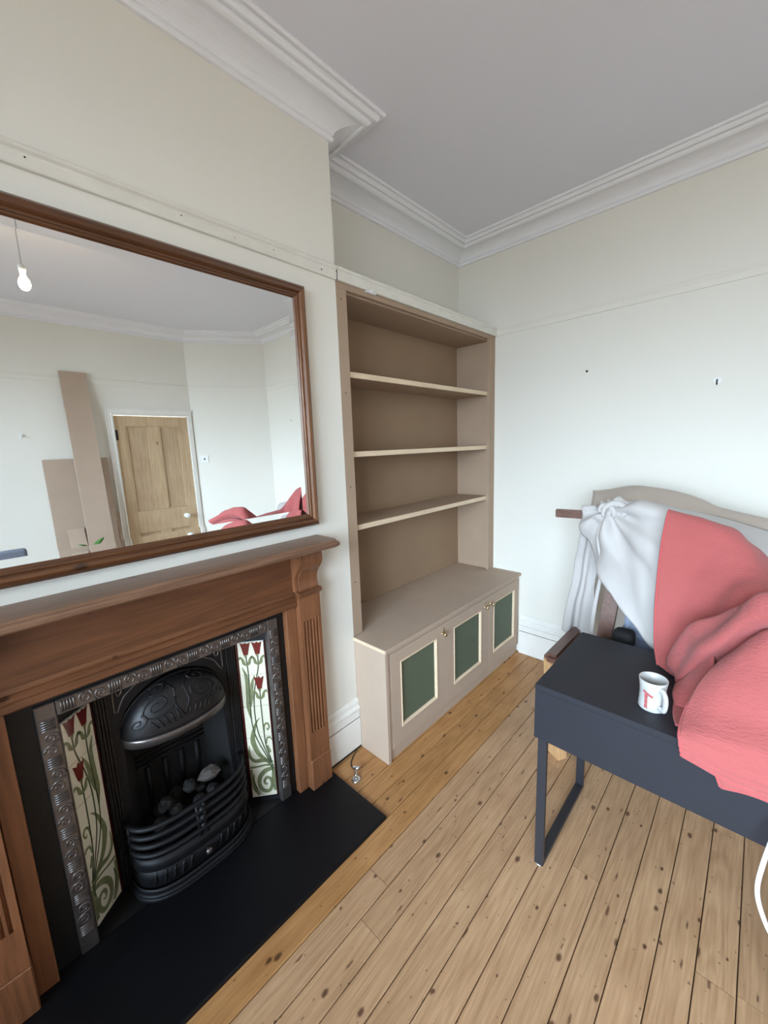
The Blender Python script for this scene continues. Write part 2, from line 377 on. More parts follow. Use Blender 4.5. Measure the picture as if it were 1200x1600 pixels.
# sash window
wf = struct('window_1', bmesh.new(), M['skirt'])
bm = bmesh.new()
for x in (WX0+.03, WX0+.8, WX1-.8, WX1-.03): box(bm, x-.03, WY-.11, WZ0+.001, x+.03, WY-.03, WZ1-.001)
for z in (WZ0+.03, (WZ0+WZ1)/2, WZ1-.03): box(bm, WX0+.001, WY-.10, z-.03, WX1-.001, WY-.04, z+.03)
obj('window_frame', bm, M['skirt'], wf)
for i, (x0, x1) in enumerate(((WX0+.06, WX0+.77), (WX0+.83, WX1-.83), (WX1-.77, WX1-.06))):
    for z0, z1 in ((WZ0+.06, (WZ0+WZ1)/2-.03), ((WZ0+WZ1)/2+.03, WZ1-.06)):
        obj('pane', bx(x0, WY-.072, z0, x1, WY-.068, z1), M['glass'], wf)
obj('window_sill', bx(WX0-.05, WY-.12, WZ0-.03, WX1+.05, WY+.08, WZ0+.002, bev=.005), M['skirt'], wf)

# cornice: bead, cove, stepped fillets
CZ = 2.709
cp = [(0, CZ), (.012, CZ), (.016, CZ+.006), (.016, CZ+.014), (.010, CZ+.018), (.016, CZ+.022)]
for k in range(9):
    a = k/8*PI/2; cp.append((.016+.088*(1-math.cos(a)), CZ+.022+.038*math.sin(a)))
cp += [(.104, H-.040), (.112, H-.040), (.122, H-.036), (.126, H-.028), (.126, H-.022), (.134, H-.022), (.134, H-.026), (.142, H-.026), (.148, H-.020), (.150, H-.012), (.150, H-.006), (.157, H-.006), (.157, H-.010), (.163, H-.011), (.167, H-.006), (.167, H), (0, H)]
for i in range(len(PLAN)):
    struct('trim_%d' % (i+1), moulding(PLAN, cp, i, True), M['cornice'])
# picture rail
RT, RB = 2.250, 2.197
rp_ = [(0, RB), (.012, RB), (.014, RB+.004), (.014, RB+.028), (.011, RB+.030), (.012, RB+.034), (.019, RB+.040), (.021, RB+.046), (.018, RB+.051), (.008, RT), (0, RT)]
rb_ = [(d*.55, z) for d, z in rp_]
RP1 = [(-.285, -2.97), (-.285, -1.58), (0, -1.58), (0, -.003)]
k = 20
for i in range(3): struct('trim_%d' % k, moulding(RP1, rp_, i), M['rail']); k += 1
RP2 = [(0, LB), (2.95, LB), (3.42, .68), (3.42, -2.97)]
for i in range(3): struct('trim_%d' % k, moulding(RP2, rb_, i), M['wall']); k += 1
# nail hole and filler specks in the rail
for n, (y, z, r) in enumerate(((-.082, 2.214, .0035), (-.30, 2.220, .002), (-.62, 2.221, .0022), (-.98, 2.221, .0025), (-.45, 2.212, .0018))):
    obj('nail_hole', lathe(bmesh.new(), [(r, 0), (r*.8, .0012)], (.0135, y, z), 10, 'x'), M['dirt'], bpy.data.objects['trim_22'])
# skirting
def skirting(idx, path, seg, top=.272, gap=.0):
    lo = [(0, gap), (.020, gap), (.020, .162), (.018, .1645), (0, .1645)]
    hi = [(0, .1680), (.017, .1680), (.019, .172), (.017, .178), (.0165, .205), (.020, .210), (.0215, .218), (.019, .226), (.013, .230), (.012, .245), (.015, .250), (.013, .258), (.006, top), (0, top)]
    o = struct('baseboard_%s' % idx, moulding(path, lo, seg), M['skirt'])
    obj('skirting_moulding', moulding(path, hi, seg), M['skirt'], o)
    return o
BS = [(0, -.228), (0, -.002)]
skirting('breast', BS, 0, .268, .014)
obj('shadow_gap', bx(.0005, -.227, .0008, .0185, -.003, .0136), M['dirt'], bpy.data.objects['baseboard_breast'])
obj('joint_line', bx(.0005, -.227, .1648, .0172, -.003, .1677), M['dirt'], bpy.data.objects['baseboard_breast'])
SK = [(.215, LB), (2.95, LB), (3.42, .68)]
skirting('back', SK, 0, .285)
obj('joint_line', bx(.216, LB-.0166, .1648, 2.93, LB, .1677), M['dirt'], bpy.data.objects['baseboard_back'])
skirting('corner', SK, 1, .285)
skirting('right', [(3.42, -.16), (3.42, -2.97)], 0, .285)
skirting('front', [(3.42, -2.97), (-.285, -2.97)], 0, .285)
bpy.data.objects['baseboard_front'].parent = None

# floorboards: each a part of the floor
def board(x0, x1, y0, y1, mat):
    g = .0013; c = .0018
    bm = bmesh.new(); zt = random.uniform(-.0004, .0004)
    poly = [(x0+g, y0, -.0135), (x1-g, y0, -.0135), (x1-g, y0, zt-c), (x1-g-c, y0, zt), (x0+g+c, y0, zt), (x0+g, y0, zt-c)]
    prism(bm, poly, (0, y0, 0), (0, y1, 0))
    return obj('floorboard', bm, mat, FLOOR)
x = .471-9*.0888
joints = {5: [.42], 6: [.10], 10: [.03], 3: [.5], 8: [-.85], 7: [.95], 12: [-.4], 2: [-2.0], 14: [.3], 16: [-.9], 20: [0.]}
nb = 0
while x < 3.42:
    x0, x1 = max(x, -.285), min(x+.0888, 3.42); idx = round((x-.471)/.0888)
    orange = x1 < .475
    ylo, yhi = -2.97, LB
    spans = [(ylo, yhi)]
    if x1 <= .02: spans = [(-2.97, -1.58)] + ([(0, LB)] if x1 > -.2 else [])
    elif x0 < .38 : 
        if x1 > .386: 
            spans = [(ylo, yhi)]
        else: spans = [(ylo, -1.375), (-.206, yhi)]
    if x0 < .02 < x1: spans = [(ylo, -1.58), (.0, yhi)]
    if x0 < .385 < x1 and x0 < .38:
        board(.386, x1, -1.375, -.206, M['floor_o'])
        spans = [(ylo, -1.3755), (-.2055, yhi)]
    js = joints.get(idx, [random.uniform(-2.6, 1.2)])
    for a, b in spans:
        cuts = [a]+[j for j in sorted(js) if a+.15 < j < b-.15]+[b]
        for u, v in zip(cuts[:-1], cuts[1:]):
            board(x0, x1, u+(.0008 if u != a else 0), v-(.0008 if v != b else 0), M['floor_o'] if orange else M['floor'])
    x += .0888
# narrow filler boards in front of breast skirting (x 0..0.027)
board(0.0, .0272, -.206, -.001, M['floor_o'])

# screw holes / hooks in the back wall
o = obj('screw_plug', lathe(bmesh.new(), [(.0065, 0), (.0055, -.0035), (.002, -.0045)], (.586, LB, 1.889), 12, 'y'), M['dirt']); tag(o, 'small brown screw plug in the back wall above the dust sheet, left of the hook', 'screw plug')
h = thing('wall_hook', 'small brass hook on the back wall with chipped white plaster around it', 'hook', (1.182, LB, 1.756))
bm = bmesh.new(); prism(bm, [(1.182+.014*math.cos(a)*(1+.25*math.sin(3*a)), LB, 1.756+.016*math.sin(a)*(1+.2*math.cos(2*a))) for a in [2*PI*q/14 for q in range(14)]], (0, LB, 0), (0, LB-.0012, 0)); obj('plaster_patch', bm, M['plast'], h)
obj('hook_arm', tube(bmesh.new(), catmull([(1.182, LB-.001, 1.762), (1.182, LB-.018, 1.758), (1.182, LB-.022, 1.746), (1.182, LB-.016, 1.738), (1.182, LB-.008, 1.744)], 4), .0028, 8), M['dirt'], h, True)
o = obj('screw_plug', lathe(bmesh.new(), [(.006, 0), (.005, -.0035), (.002, -.0045)], (2.492, LB, 1.821), 12, 'y'), M['dirt']); tag(o, 'dark screw plug in the back wall seen at the right edge of the mirror', 'screw plug')
h = thing('wall_hook', 'metal hook on the far wall left of the tall leaning board, seen in the mirror', 'hook', (3.42, -.795, 1.707))
obj('hook_plate', bx(3.415, -.805, 1.690, 3.42, -.785, 1.722, bev=.001), M['plast'], h)
obj('hook_arm', tube(bmesh.new(), catmull([(3.416, -.795, 1.712), (3.400, -.795, 1.706), (3.397, -.795, 1.694), (3.404, -.795, 1.688)], 4), .003, 8), M['chrome'], h, True)

# ------------------------------------------------------------------ far door (seen in the mirror)
DX = 3.435
bm = bmesh.new()
d1 = struct('door_1', bx(DX, -.083, .008, DX+.02, .626, 1.905), M['doorpan'])
def dbox(y0, z0, y1, z1, nm, pr=.012): return obj(nm, bx(DX-pr, y0, z0, DX+.001, y1, z1, bev=.0015), M['doorp'], d1)
dbox(-.082, .010, .012, 1.904, 'stile'); dbox(.531, .010, .625, 1.904, 'stile'); dbox(.218, .9055, .325, 1.7995, 'muntin'); dbox(.218, .2005, .325, .6745, 'muntin')
dbox(.0125, 1.80, .5305, 1.904, 'rail'); dbox(.0125, .675, .5305, .905, 'rail'); dbox(.0125, .010, .5305, .20, 'rail')
for (y0, y1) in ((.0125, .2175), (.3255, .5305)):
    for z0, z1 in ((.906, 1.799), (.201, .674)):
        bm = bmesh.new()
        for q in range(4):
            a = [(y0, z0), (y1, z0), (y1, z1), (y0, z1)]; A, B = a[q], a[(q+1) % 4]
            c = ((y0+y1)/2, (z0+z1)/2)
            tube(bm, [(DX-.006, A[0]+(c[0]-A[0])*.06, A[1]+(c[1]-A[1])*.014), (DX-.006, B[0]+(c[0]-B[0])*.06, B[1]+(c[1]-B[1])*.014)], .006, 6)
        obj('panel_bead', bm, M['doorp'], d1)
obj('door_knob', lathe(bmesh.new(), [(.026, DX-.0125), (.026, DX-.018), (.009, DX-.020), (.009, DX-.038), (.022, DX-.046), (.029, DX-.060), (.026, DX-.074), (.012, DX-.081)], (0, .50, .800), 20, 'x'), M['plast'], d1, True)['label'] = 'white ceramic door knob'
obj('hinge', bx(DX-.0155, -.084, 1.66, DX-.0121, -.062, 1.76), M['iron'], d1)
# architrave
arp = [(0, 0), (.018, 0), (.022, .012), (.016, .020), (.016, .050), (.022, .058), (.022, .066), (0, .066)]
def arch_piece(a, b, din, mat):
    bm = bmesh.new(); a = Vector((3.42, a[0], a[1])); b = Vector((3.42, b[0], b[1])); o_ = Vector((0, din[0], din[1]))
    ed = (b-a).normalized()
    v0 = [bm.verts.new(a+Vector((-p, 0, 0))+o_*q - ed*(q if din_m[0] else 0)) for p, q in arp]
    v1 = [bm.verts.new(b+Vector((-p, 0, 0))+o_*q + ed*(q if din_m[1] else 0)) for p, q in arp]
    n = len(arp)
    for i in range(n): bm.faces.new((v0[i], v0[(i+1) % n], v1[(i+1) % n], v1[i]))
    bm.faces.new(v0); bm.faces.new(list(reversed(v1))); return bm
din_m = (False, True); struct('trim_40', arch_piece((-.088, 0), (-.088, 1.91), (-1, 0), None), M['skirt'])
din_m = (True, True); struct('trim_41', arch_piece((-.088, 1.91), (.631, 1.91), (0, 1), None), M['skirt'])
din_m = (False, False); struct('trim_42', bx(3.402, .6315, 0, 3.42, .672, 1.976), M['skirt'])

# light switch on the corner wall
sw_c = Vector((3.368, .758, 1.43)); dd = unit((2.95, LB), (3.42, .68)); nn = right(dd)
s = thing('light_switch', 'white light switch on the angled wall beside the pine door, seen in the mirror', 'switch', sw_c)
obj('switch_plate', obox(bmesh.new(), sw_c+nn*.004, dd, nn, (0, 0, 1), .040, .004, .040), M['plast'], s)
obj('rocker', obox(bmesh.new(), sw_c+nn*.010, dd, nn, (0, 0, 1), .006, .002, .010), M['dirt'], s)

# ------------------------------------------------------------------ hearth and fire surround
hs = obj('hearth_slab', bx(.0, -1.374, -.013, .385, -.207, .012, bev=.004, seg=2), M['slate']); tag(hs, 'black slate hearth slab in front of the fireplace', 'hearth')
YC = -.795
s = thing('fire_surround', 'waxed pine fire surround with fluted pilasters and a moulded mantel shelf', 'fireplace', (0, YC, 0))
def shelf_outline(ins):   # plan of the shelf with cut front corners, inset by ins
    y0, y1, x1 = YC-.625+ins, YC+.625-ins, .158-ins; c = .022
    return [(0, y0), (x1-c, y0), (x1-.004, y0+c*.55), (x1, y0+c*1.3), (x1, y1-c*1.3), (x1-.004, y1-c*.55), (x1-c, y1), (0, y1)]
bm = bmesh.new(); prof = [(.006, 1.106), (.000, 1.112), (.000, 1.120), (.004, 1.125), (.009, 1.127), (.009, 1.1295), (.013, 1.135)]
rings = [[bm.verts.new((px, py, z)) for px, py in shelf_outline(i_)] for i_, z in prof]
for a, b in zip(rings[:-1], rings[1:]):
    for q in range(8): bm.faces.new((a[q], a[(q+1) % 8], b[(q+1) % 8], b[q]))
bm.faces.new(rings[0]); bm.faces.new(rings[-1])
obj('mantel_shelf', bm, M['shelf_y'], s)
# bed moulding under the shelf
bm = bmesh.new()
prism(bm, [(.0, 0, 1.088), (.045, 0, 1.088), (.05, 0, 1.094), (.062, 0, 1.098), (.066, 0, 1.106), (0, 0, 1.106)], (0, 0, 0), (0, .90, 0))
bmesh.ops.translate(bm, verts=bm.verts, vec=(0, YC-.45, 0)); obj('bed_moulding', bm, M['pine_y'], s)
obj('frieze', bx(.0, YC-.460, .925, .034, YC+.460, 1.088), M['pine_y'], s)
fm = [(.0, .865), (.040, .865), (.044, .870), (.044, .885), (.040, .889), (.044, .893), (.044, .904), (.038, .909), (.042, .915), (.042, .920), (.036, .928), (0, .928)]
bm = bmesh.new(); prism(bm, [(px, YC-.46, pz) for px, pz in fm], (0, 0, 0), (0, .92, 0)); obj('frieze_moulding', bm, M['pine_y'], s)
def bump_groove(y, gw):   # front profile pieces
    return [(y-gw, 0), (y-gw*.55, -.006), (y+gw*.55, -.006), (y+gw, 0)]
for sgn in (-1, 1):
    yi, yo = YC+sgn*.462, YC+sgn*.565
    y0, y1 = min(yi, yo), max(yi, yo)
    # inner margin board
    m0, m1 = sorted((YC+sgn*.415, YC+sgn*.461))
    obj('inner_margin', bx(.0, m0, .012, .030, m1, .865, bev=.002), M['pine_z'], s)
    # pilaster: plinth, shaft with five flutes, cap
    obj('plinth_block', bx(.0, y0-.002, .012, .066, y1+.002, .158, bev=.003), M['pine_z'], s)
    bm = bmesh.new(); ys = [y0]; X = .060
    nfl = 5; cw = (y1-y0-.024)/nfl; sec = [(0.0, y0), (X, y0)]
    lowx = []
    for q in range(nfl):
        c = y0+.012+cw*(q+.5); g = cw*.34
        lowx.append((c, g))
    # shaft in three lengths: plain foot, fluted, plain top
    flz0, flz1 = .285, .80
    prism(bm, [(0, y0, .159), (X, y0, .159), (X, y1, .159), (0, y1, .159)], (0, 0, 0), (0, 0, flz0-.159))
    prism(bm, [(0, y0, flz1), (X, y0, flz1), (X, y1, flz1), (0, y1, flz1)], (0, 0, 0), (0, 0, .905-flz1))
    poly = [(0, y0, flz0), (X, y0, flz0)]
    for c, g in lowx: poly += [(X, c-g, flz0), (X-.007, c-g*.5, flz0), (X-.009, c, flz0), (X-.007, c+g*.5, flz0), (X, c+g, flz0)]
    poly += [(X, y1, flz0), (0, y1, flz0)]
    prism(bm, poly, (0, 0, 0), (0, 0, flz1-flz0))
    obj('pilaster', bm, M['pine_z'], s)
    bm = bmesh.new(); prism(bm, [(0, y0-.004, .905), (.064, y0-.004, .905), (.074, y0-.004, .916), (.074, y0-.004, .924), (.066, y0-.004, .930), (0, y0-.004, .930)], (0, 0, 0), (0, y1-y0+.008, 0)); obj('pilaster_cap', bm, M['pine_y'], s)
    # corbel: S profile
    prof = [(0, .930), (.062, .930), (.064, .940), (.058, .955), (.056, .970), (.060, .990), (.070, 1.008), (.084, 1.024), (.096, 1.040), (.102, 1.058), (.102, 1.080), (.098, 1.092), (.098, 1.106), (0, 1.106)]
    bm = bmesh.new(); prism(bm, [(px, y0+.006, pz) for px, pz in prof], (0, 0, 0), (0, y1-y0-.012, 0)); obj('corbel', bm, M['pine_z'], s)
    # applied inner cheek with a groove between cheek and scroll
    cheek = [(0, .930), (.052, .930), (.054, .940), (.050, .955), (.048, .970), (.052, .990), (.062, 1.008), (.076, 1.024), (.088, 1.040), (.094, 1.058), (.094, 1.106), (0, 1.106)]
    cy0, cy1 = (y0-.010, y0+.004) if sgn > 0 else (y1-.004, y1+.010)
    bm = bmesh.new(); prism(bm, [(px, cy0, pz) for px, pz in cheek], (0, 0, 0), (0, cy1-cy0, 0)); obj('corbel_cheek', bm, M['pine_z'], s)

# ------------------------------------------------------------------ cast-iron insert
IC = -.782
ins = thing('fireplace_insert', 'black cast iron fireplace insert with tulip tiles, hood and barred grate', 'fireplace insert', (-.05, IC, 0))
bm = bx(-.016, YC-.4145, .012, -.002, IC-.3735, .8645); box(bm, -.016, IC+.3735, .012, -.002, YC+.4145, .8645); box(bm, -.016, IC-.3735, .8385, -.002, IC+.3735, .8645)
obj('slate_slip', bm, M['black'], ins)
FI = .327  # half-width inner
FR = obj('border_frame', (lambda b: (box(b, -.02, IC-.373, .012, .008, IC-FI, .838, bev=.003), box(b, -.02, IC+FI, .012, .008, IC+.373, .838, bev=.003), box(b, -.02, IC-FI, .792, .008, IC+FI, .838, bev=.003), b)[-1])(bmesh.new()), M['ironp'], ins)
def spiral(cx, cy, r, turns, a0, sgn, n=26):
    return [(cx+r*(1-.86*k/n)*math.cos(a0+sgn*2*PI*turns*k/n), cy+r*(1-.86*k/n)*math.sin(a0+sgn*2*PI*turns*k/n)) for k in range(n+1)]
def ornament(bm, place, length, wd):
    """scroll-and-reed relief running along a strip; place(u, v) -> 3-D point, u along, v across (-1..1)*wd"""
    u = .01
    while u < length-.01:
        for q in range(5):                      # reeds
            uu = u+.007*q
            if uu < length-.004: tube(bm, [place(uu, -wd*.82), place(uu, wd*.82)], .0029, 6)
        u += .040
        for (c, s_) in ((u+.014, 1), (u+.052, -1)):
            if c+.014 < length:
                pts = spiral(c, s_*wd*.10, wd*.82, 1.5, PI/2*s_, s_, 26)
                tube(bm, [place(a, b) for a, b in pts], [.0032*(1-.35*k/26) for k in range(27)], 5)
        if u+.05 < length: tube(bm, [place(u+.026, wd*.9), place(u+.033, 0), place(u+.040, -wd*.9)], .0030, 5)
        u += .074
bm = bmesh.new()
for yc in (IC-.350, IC+.350): ornament(bm, lambda u, v, yc=yc: Vector((.0085, yc+v, .80-u)), .74, .020)
ornament(bm, lambda u, v: Vector((.0085, IC-.325+u, .815+v)), .65, .020)
stuff(obj('scroll_relief', bm, M['ironp'], FR, True))
# tile strips, splayed
def tile_strip(sgn):
    yo, yi = IC+sgn*.328, IC+sgn*.236; xo, xi = -.026, -.100
    A = Vector((xo, yo, 0)); B = Vector((xi, yi, 0)); W = (B-A); wlen = W.length; wd = W.normalized()
    nrm = Vector((-wd.y, wd.x, 0)); nrm = nrm if nrm.x > 0 else -nrm
    z0, th = .032, .1425
    # cast backing and reveals
    obj('tile_backing', obox(bmesh.new(), A+W*.5-nrm*.010+Vector((0, 0, .40)), wd, nrm, (0, 0, 1), wlen/2+.008, .004, .395), M['iron'], ins)
    obj('bottom_step', obox(bmesh.new(), A+W*.5-nrm*.001+Vector((0, 0, .0205)), wd, nrm, (0, 0, 1), wlen/2+.004, .0055, .0085), M['irond'], ins)
    obj('grout_bed', obox(bmesh.new(), A+wd*(.0055+(wlen-.0165)/2)-nrm*.0035+Vector((0, 0, z0+th*2.5)), wd, nrm, (0, 0, 1), (wlen-.0165)/2, .0022, th*2.5), M['plast'], ins)
    # maroon edge slips: five short pieces at each side
    for k in range(5):
        zc = z0+th*(k+.5)
        for e0, e1 in ((.000, .005), (wlen-.0105, wlen-.0015)):
            obj('edge_slip', obox(bmesh.new(), A+wd*((e0+e1)/2)-nrm*.003+Vector((0, 0, zc)), wd, nrm, (0, 0, 1), (e1-e0)/2-.0004, .003, th/2-.0007), M['maroonslip'], ins)
    def P(u, v, lift=.0005):   # u 0..1 across the white tile, v in tiles from the bottom
        uu = .0055+u*(wlen-.0165)
        return A+wd*uu+nrm*(.002+lift)+Vector((0, 0, z0+th*v))
    tiles = []
    for k in range(5):
        c = (P(0, k)+P(1, k+1))/2-nrm*(.0025+.0005); bb = bmesh.new()
        obox(bb, c, wd, nrm, (0, 0, 1), (wlen-.0165)/2-.0003, .0025, th/2-.0011)
        tiles.append(obj('tile', bb, M['cream'], ins))
    # mirrored tulip design; shapes live on the tile they lie in
    layers = [dict(), dict(), dict()]
    def bmk(k, lay):
        k = max(0, min(4, k)); d = layers[lay]
        if k not in d: d[k] = bmesh.new()
        return d[k]
    def uu_(u): return u if FLIP else 1-u
    def ribbon(pts, ws, lay, lift=.0005):
        if lay == 1: ws = [q*1.3 for q in ws]
        c = catmull([(a, b, 0) for a, b in pts], 7); n = len(c); asp = th/(wlen-.0165)
        prev = None
        for i, q in enumerate(c):
            t = i/(n-1)*(len(ws)-1); j = min(int(t), len(ws)-2); wv = ws[j]+(ws[j+1]-ws[j])*(t-j)
            d = (c[min(i+1, n-1)]-c[max(i-1, 0)]); d = Vector((d.x, d.y*asp, 0)); d.normalize(); nx, ny = -d.y*wv, d.x*wv/asp
            cur = ((max(0, min(1, q.x+nx)), q.y+ny), (max(0, min(1, q.x-nx)), q.y-ny))
            if prev:
                k = int(math.floor((q.y+c[i-1].y)/2)); bb = bmk(k, lay)
                L_ = [prev[0], prev[1], cur[1], cur[0]]
                vs = [bb.verts.new(P(uu_(a), min(4.99, max(.01, b)), lift)) for a, b in L_]
                try: bb.faces.new(vs)
                except ValueError: pass
            prev = cur
    def poly(pts, k, lay, lift=.0008):
        bb = bmk(k, lay); bb.faces.new([bb.verts.new(P(uu_(a), min(4.99, b), lift)) for a, b in pts])
    # design given for the right-hand strip: u measured from its outer (right) edge is 1
    def tulip(u, v, s_=1.0):
        k = int(v)
        poly([(u-.16*s_, v+.22*s_), (u-.05*s_, v+.17*s_), (u, v+.24*s_), (u+.05*s_, v+.17*s_), (u+.16*s_, v+.22*s_), (u+.11*s_, v+.05*s_), (u+.07*s_, v-.10*s_), (u-.07*s_, v-.10*s_), (u-.11*s_, v+.05*s_)], k, 0)
        ribbon([(u-.02, v-.10*s_), (u, v-.16*s_)], [.05, .03], 1)
        for q in (-1, 1):
            ribbon([(u, v-.36*s_), (u+q*.10, v-.30*s_), (u+q*.15, v-.20*s_), (u+q*.24, v-.15*s_), (u+q*.27, v-.21*s_)], [.02, .05, .035, .03, .012], 1, .0006)
    tulip(.29, 4.74, 1.25); tulip(.74, 4.74, 1.25); tulip(.70, 3.66, 1.25)
    S = 2
    ribbon([(.29, 4.55), (.32, 3.95), (.27, 3.0), (.28, 2.4), (.42, 1.9), (.80, 1.2), (.93, .75)], [.024]*7, S)
    ribbon([(.74, 4.55), (.72, 4.2), (.52, 3.6), (.42, 3.0), (.45, 2.3), (.60, 1.8), (.90, 1.1)], [.024]*7, S)
    ribbon([(.70, 3.60), (.69, 3.0), (.70, 2.3), (.74, 1.7), (.88, 1.25), (.95, .9)], [.024]*6, S)
    ribbon([(.72, 2.15), (.74, 2.35), (.86, 2.42), (.93, 2.30), (.86, 2.20), (.82, 2.27)], [.014, .03, .03, .025, .02, .01], 1)
    ribbon([(.77, 1.75), (.80, 1.92), (.92, 1.95), (.99, 1.86)], [.015, .03, .03, .012], 1)
    ribbon([(.80, 1.7), (.86, 1.5), (.90, 1.45)], [.02, .05, .015], 1)
    # tall leaves
    ribbon([(.10, 4.25), (.22, 3.95), (.22, 3.4), (.18, 3.0), (.26, 2.6)], [.01, .05, .06, .045, .02], 1, .0004)
    ribbon([(.55, 3.98), (.42, 3.7), (.36, 3.3), (.30, 3.0)], [.01, .05, .05, .02], 1, .0004)
    ribbon([(.60, 2.62), (.44, 2.48), (.28, 2.15), (.24, 1.85), (.42, 1.45), (.70, 1.2), (.90, .95)], [.008, .03, .06, .08, .07, .05, .02], 1, .0004)
    ribbon([(.06, 1.75), (.06, 1.4), (.25, 1.22), (.60, 1.22), (.95, 1.12)], [.01, .04, .06, .08, .04], 1, .0004)
    ribbon([(.02, 1.02), (.30, 1.02), (.65, 1.05), (.97, 1.0)], [.05, .03, .03, .05], 1, .0004)
    # big whorl on the bottom tile
    ribbon([(.97, .92), (.62, .86), (.38, .66), (.34, .40), (.48, .20), (.72, .18), (.84, .36), (.80, .56), (.64, .62), (.54, .50), (.60, .40), (.68, .44)], [.06, .08, .07, .06, .07, .06, .05, .05, .05, .04, .03, .01], 1, .0004)
    ribbon([(.96, .95), (.93, .55), (.97, .15)], [.04, .07, .05], 1, .0004)
    ribbon([(.04, .95), (.04, .6), (.12, .3), (.30, .06)], [.05, .05, .05, .04], 1, .0004)
    ribbon([(.14, .8), (.12, .55), (.22, .3), (.42, .06)], [.02, .03, .025, .01], S, .0004)
    for lay, (nm, mt) in enumerate((('painted_flower', 'maroon'), ('painted_leaf', 'leafg'), ('painted_stem', 'stemg'))):
        for k, bb in layers[lay].items():
            stuff(obj(nm, bb, M[mt], tiles[k], recalc=False))
FLIP = False; tile_strip(1)
FLIP = False; tile_strip(-1)
# reeded columns inside the tiles
for sgn in (-1, 1):
    y0, y1 = sorted((IC+sgn*.234, IC+sgn*.196))
    bm = bx(-.112, y0, .03, -.100, y1, .792)
    for q in range(4):
        yy = y0+.006+q*(y1-y0-.012)/3; tube(bm, [(-.100, yy, .05), (-.100, yy, .785)], .0042, 6)
    obj('reeded_column', bm, M['iron'], ins)
    y2, y3 = sorted((IC+sgn*.195, IC+sgn*.158))
# fret plate with arched opening
bm = bmesh.new(); hw = .195; aw = .178; n = 28
def plate(bm, x0, x1):
    top = [(IC-hw+2*hw*k/n, .792) for k in range(n+1)]
    ar = []
    for k in range(n+1):
        y = -hw+2*hw*k/n; t_ = min(1, abs(y)/aw); ar.append((IC+y, .575+.158*math.sqrt(max(0, 1-t_*t_)) if abs(y) < aw else .20))
    f = [[bm.verts.new((xx, yy, zz)) for yy, zz in row] for xx in (x1, x0) for row in (top, ar)]
    for k in range(n):
        bm.faces.new((f[0][k], f[0][k+1], f[1][k+1], f[1][k])); bm.faces.new((f[2][k], f[3][k], f[3][k+1], f[2][k+1])); bm.faces.new((f[1][k], f[1][k+1], f[3][k+1], f[3][k]))
plate(bm, -.112, -.104)
obj('fret_plate', bm, M['irond'], ins)
for sgn in (-1, 1):
    bm = bmesh.new(); pts = [(-.103, IC+sgn*.180, .765), (-.103, IC+sgn*.180, .66), (-.103, IC+sgn*.150, .71), (-.103, IC+sgn*.095, .757)]
    tube(bm, catmull(pts+[pts[0]], 5), .003, 6); tube(bm, catmull([(-.103, IC+sgn*.172, .75), (-.103, IC+sgn*.155, .735), (-.103, IC+sgn*.165, .72), (-.103, IC+sgn*.172, .735)], 5), .003, 5)
    stuff(obj('spandrel_relief', bm, M['ironp'], ins, True))
# hood: quarter ellipsoid with relief scrolls and bright lip
def HP(phi, psi, k=1.0):
    s_ = math.sin(phi); return Vector((-.106+.100*k*s_*math.cos(psi), IC+.178*math.cos(phi), .565+.158*k*s_*math.sin(psi)))
bm = bmesh.new(); nf, ns = 30, 12
g = [[bm.verts.new(HP(PI*i/nf, PI/2*j/ns)) for i in range(nf+1)] for j in range(ns+1)]
for j in range(ns):
    for i in range(nf):
        try: bm.faces.new((g[j][i], g[j][i+1], g[j+1][i+1], g[j+1][i]))
        except ValueError: pass
bmesh.ops.remove_doubles(bm, verts=bm.verts, dist=.0004)
hood = obj('hood', bm, M['iron'], ins, True)
md = hood.modifiers.new('solid', 'SOLIDIFY'); md.thickness = .004
bm = bmesh.new()
def hs_(u, v): return HP(PI*(.5-u*.42), PI/2*(.12+v*.80), 1.012)   # u -1..1, v 0..1
for sg in (-1, 1):
    for (cu, cv, r, a0, tr) in ((.34, .45, .26, 0, 1.9), (.66, .30, .17, 1, 1.5), (.30, .80, .16, 2, 1.4)):
        pts = spiral(cu*sg, cv, r, tr, a0, sg, 30)
        tube(bm, [hs_(a, max(0, min(1, cv+(b-cv)*1.0))) for a, b in pts], [.0036*(1-.5*k/30) for k in range(31)], 5)
    tube(bm, [hs_(sg*a, b) for a, b in ((0, .05), (.10, .3), (.06, .6), (.16, .9))], .0032, 5)
    for q in range(5): tube(bm, [hs_(sg*(.06+q*.075), .02), hs_(sg*(.10+q*.09), .20)], .0028, 5)
tube(bm, [HP(PI*i/nf, PI/2*.93, 1.02) for i in range(2, nf-1)], .003, 5)
stuff(obj('hood_relief', bm, M['iron'], hood, True))
bm = bmesh.new()
lipp = [HP(PI*i/nf, 0, 1.0) for i in range(nf+1)]
gg = []
for i, p in enumerate(lipp):
    s_ = math.sin(PI*i/nf); o_ = Vector((.004, 0, 0))
    gg.append([bm.verts.new(p+Vector((a*max(.25, s_), 0, b))) for a, b in ((-.004, .006), (.006, .004), (.007, -.004), (.001, -.026), (-.006, -.026), (-.008, .0))])
for a, b in zip(gg[:-1], gg[1:]):
    for q in range(6): bm.faces.new((a[q], a[(q+1) % 6], b[(q+1) % 6], b[q]))
bm.faces.new(gg[0]); bm.faces.new(list(reversed(gg[-1])))
obj('hood_lip', bm, M['ironp'], ins, True)
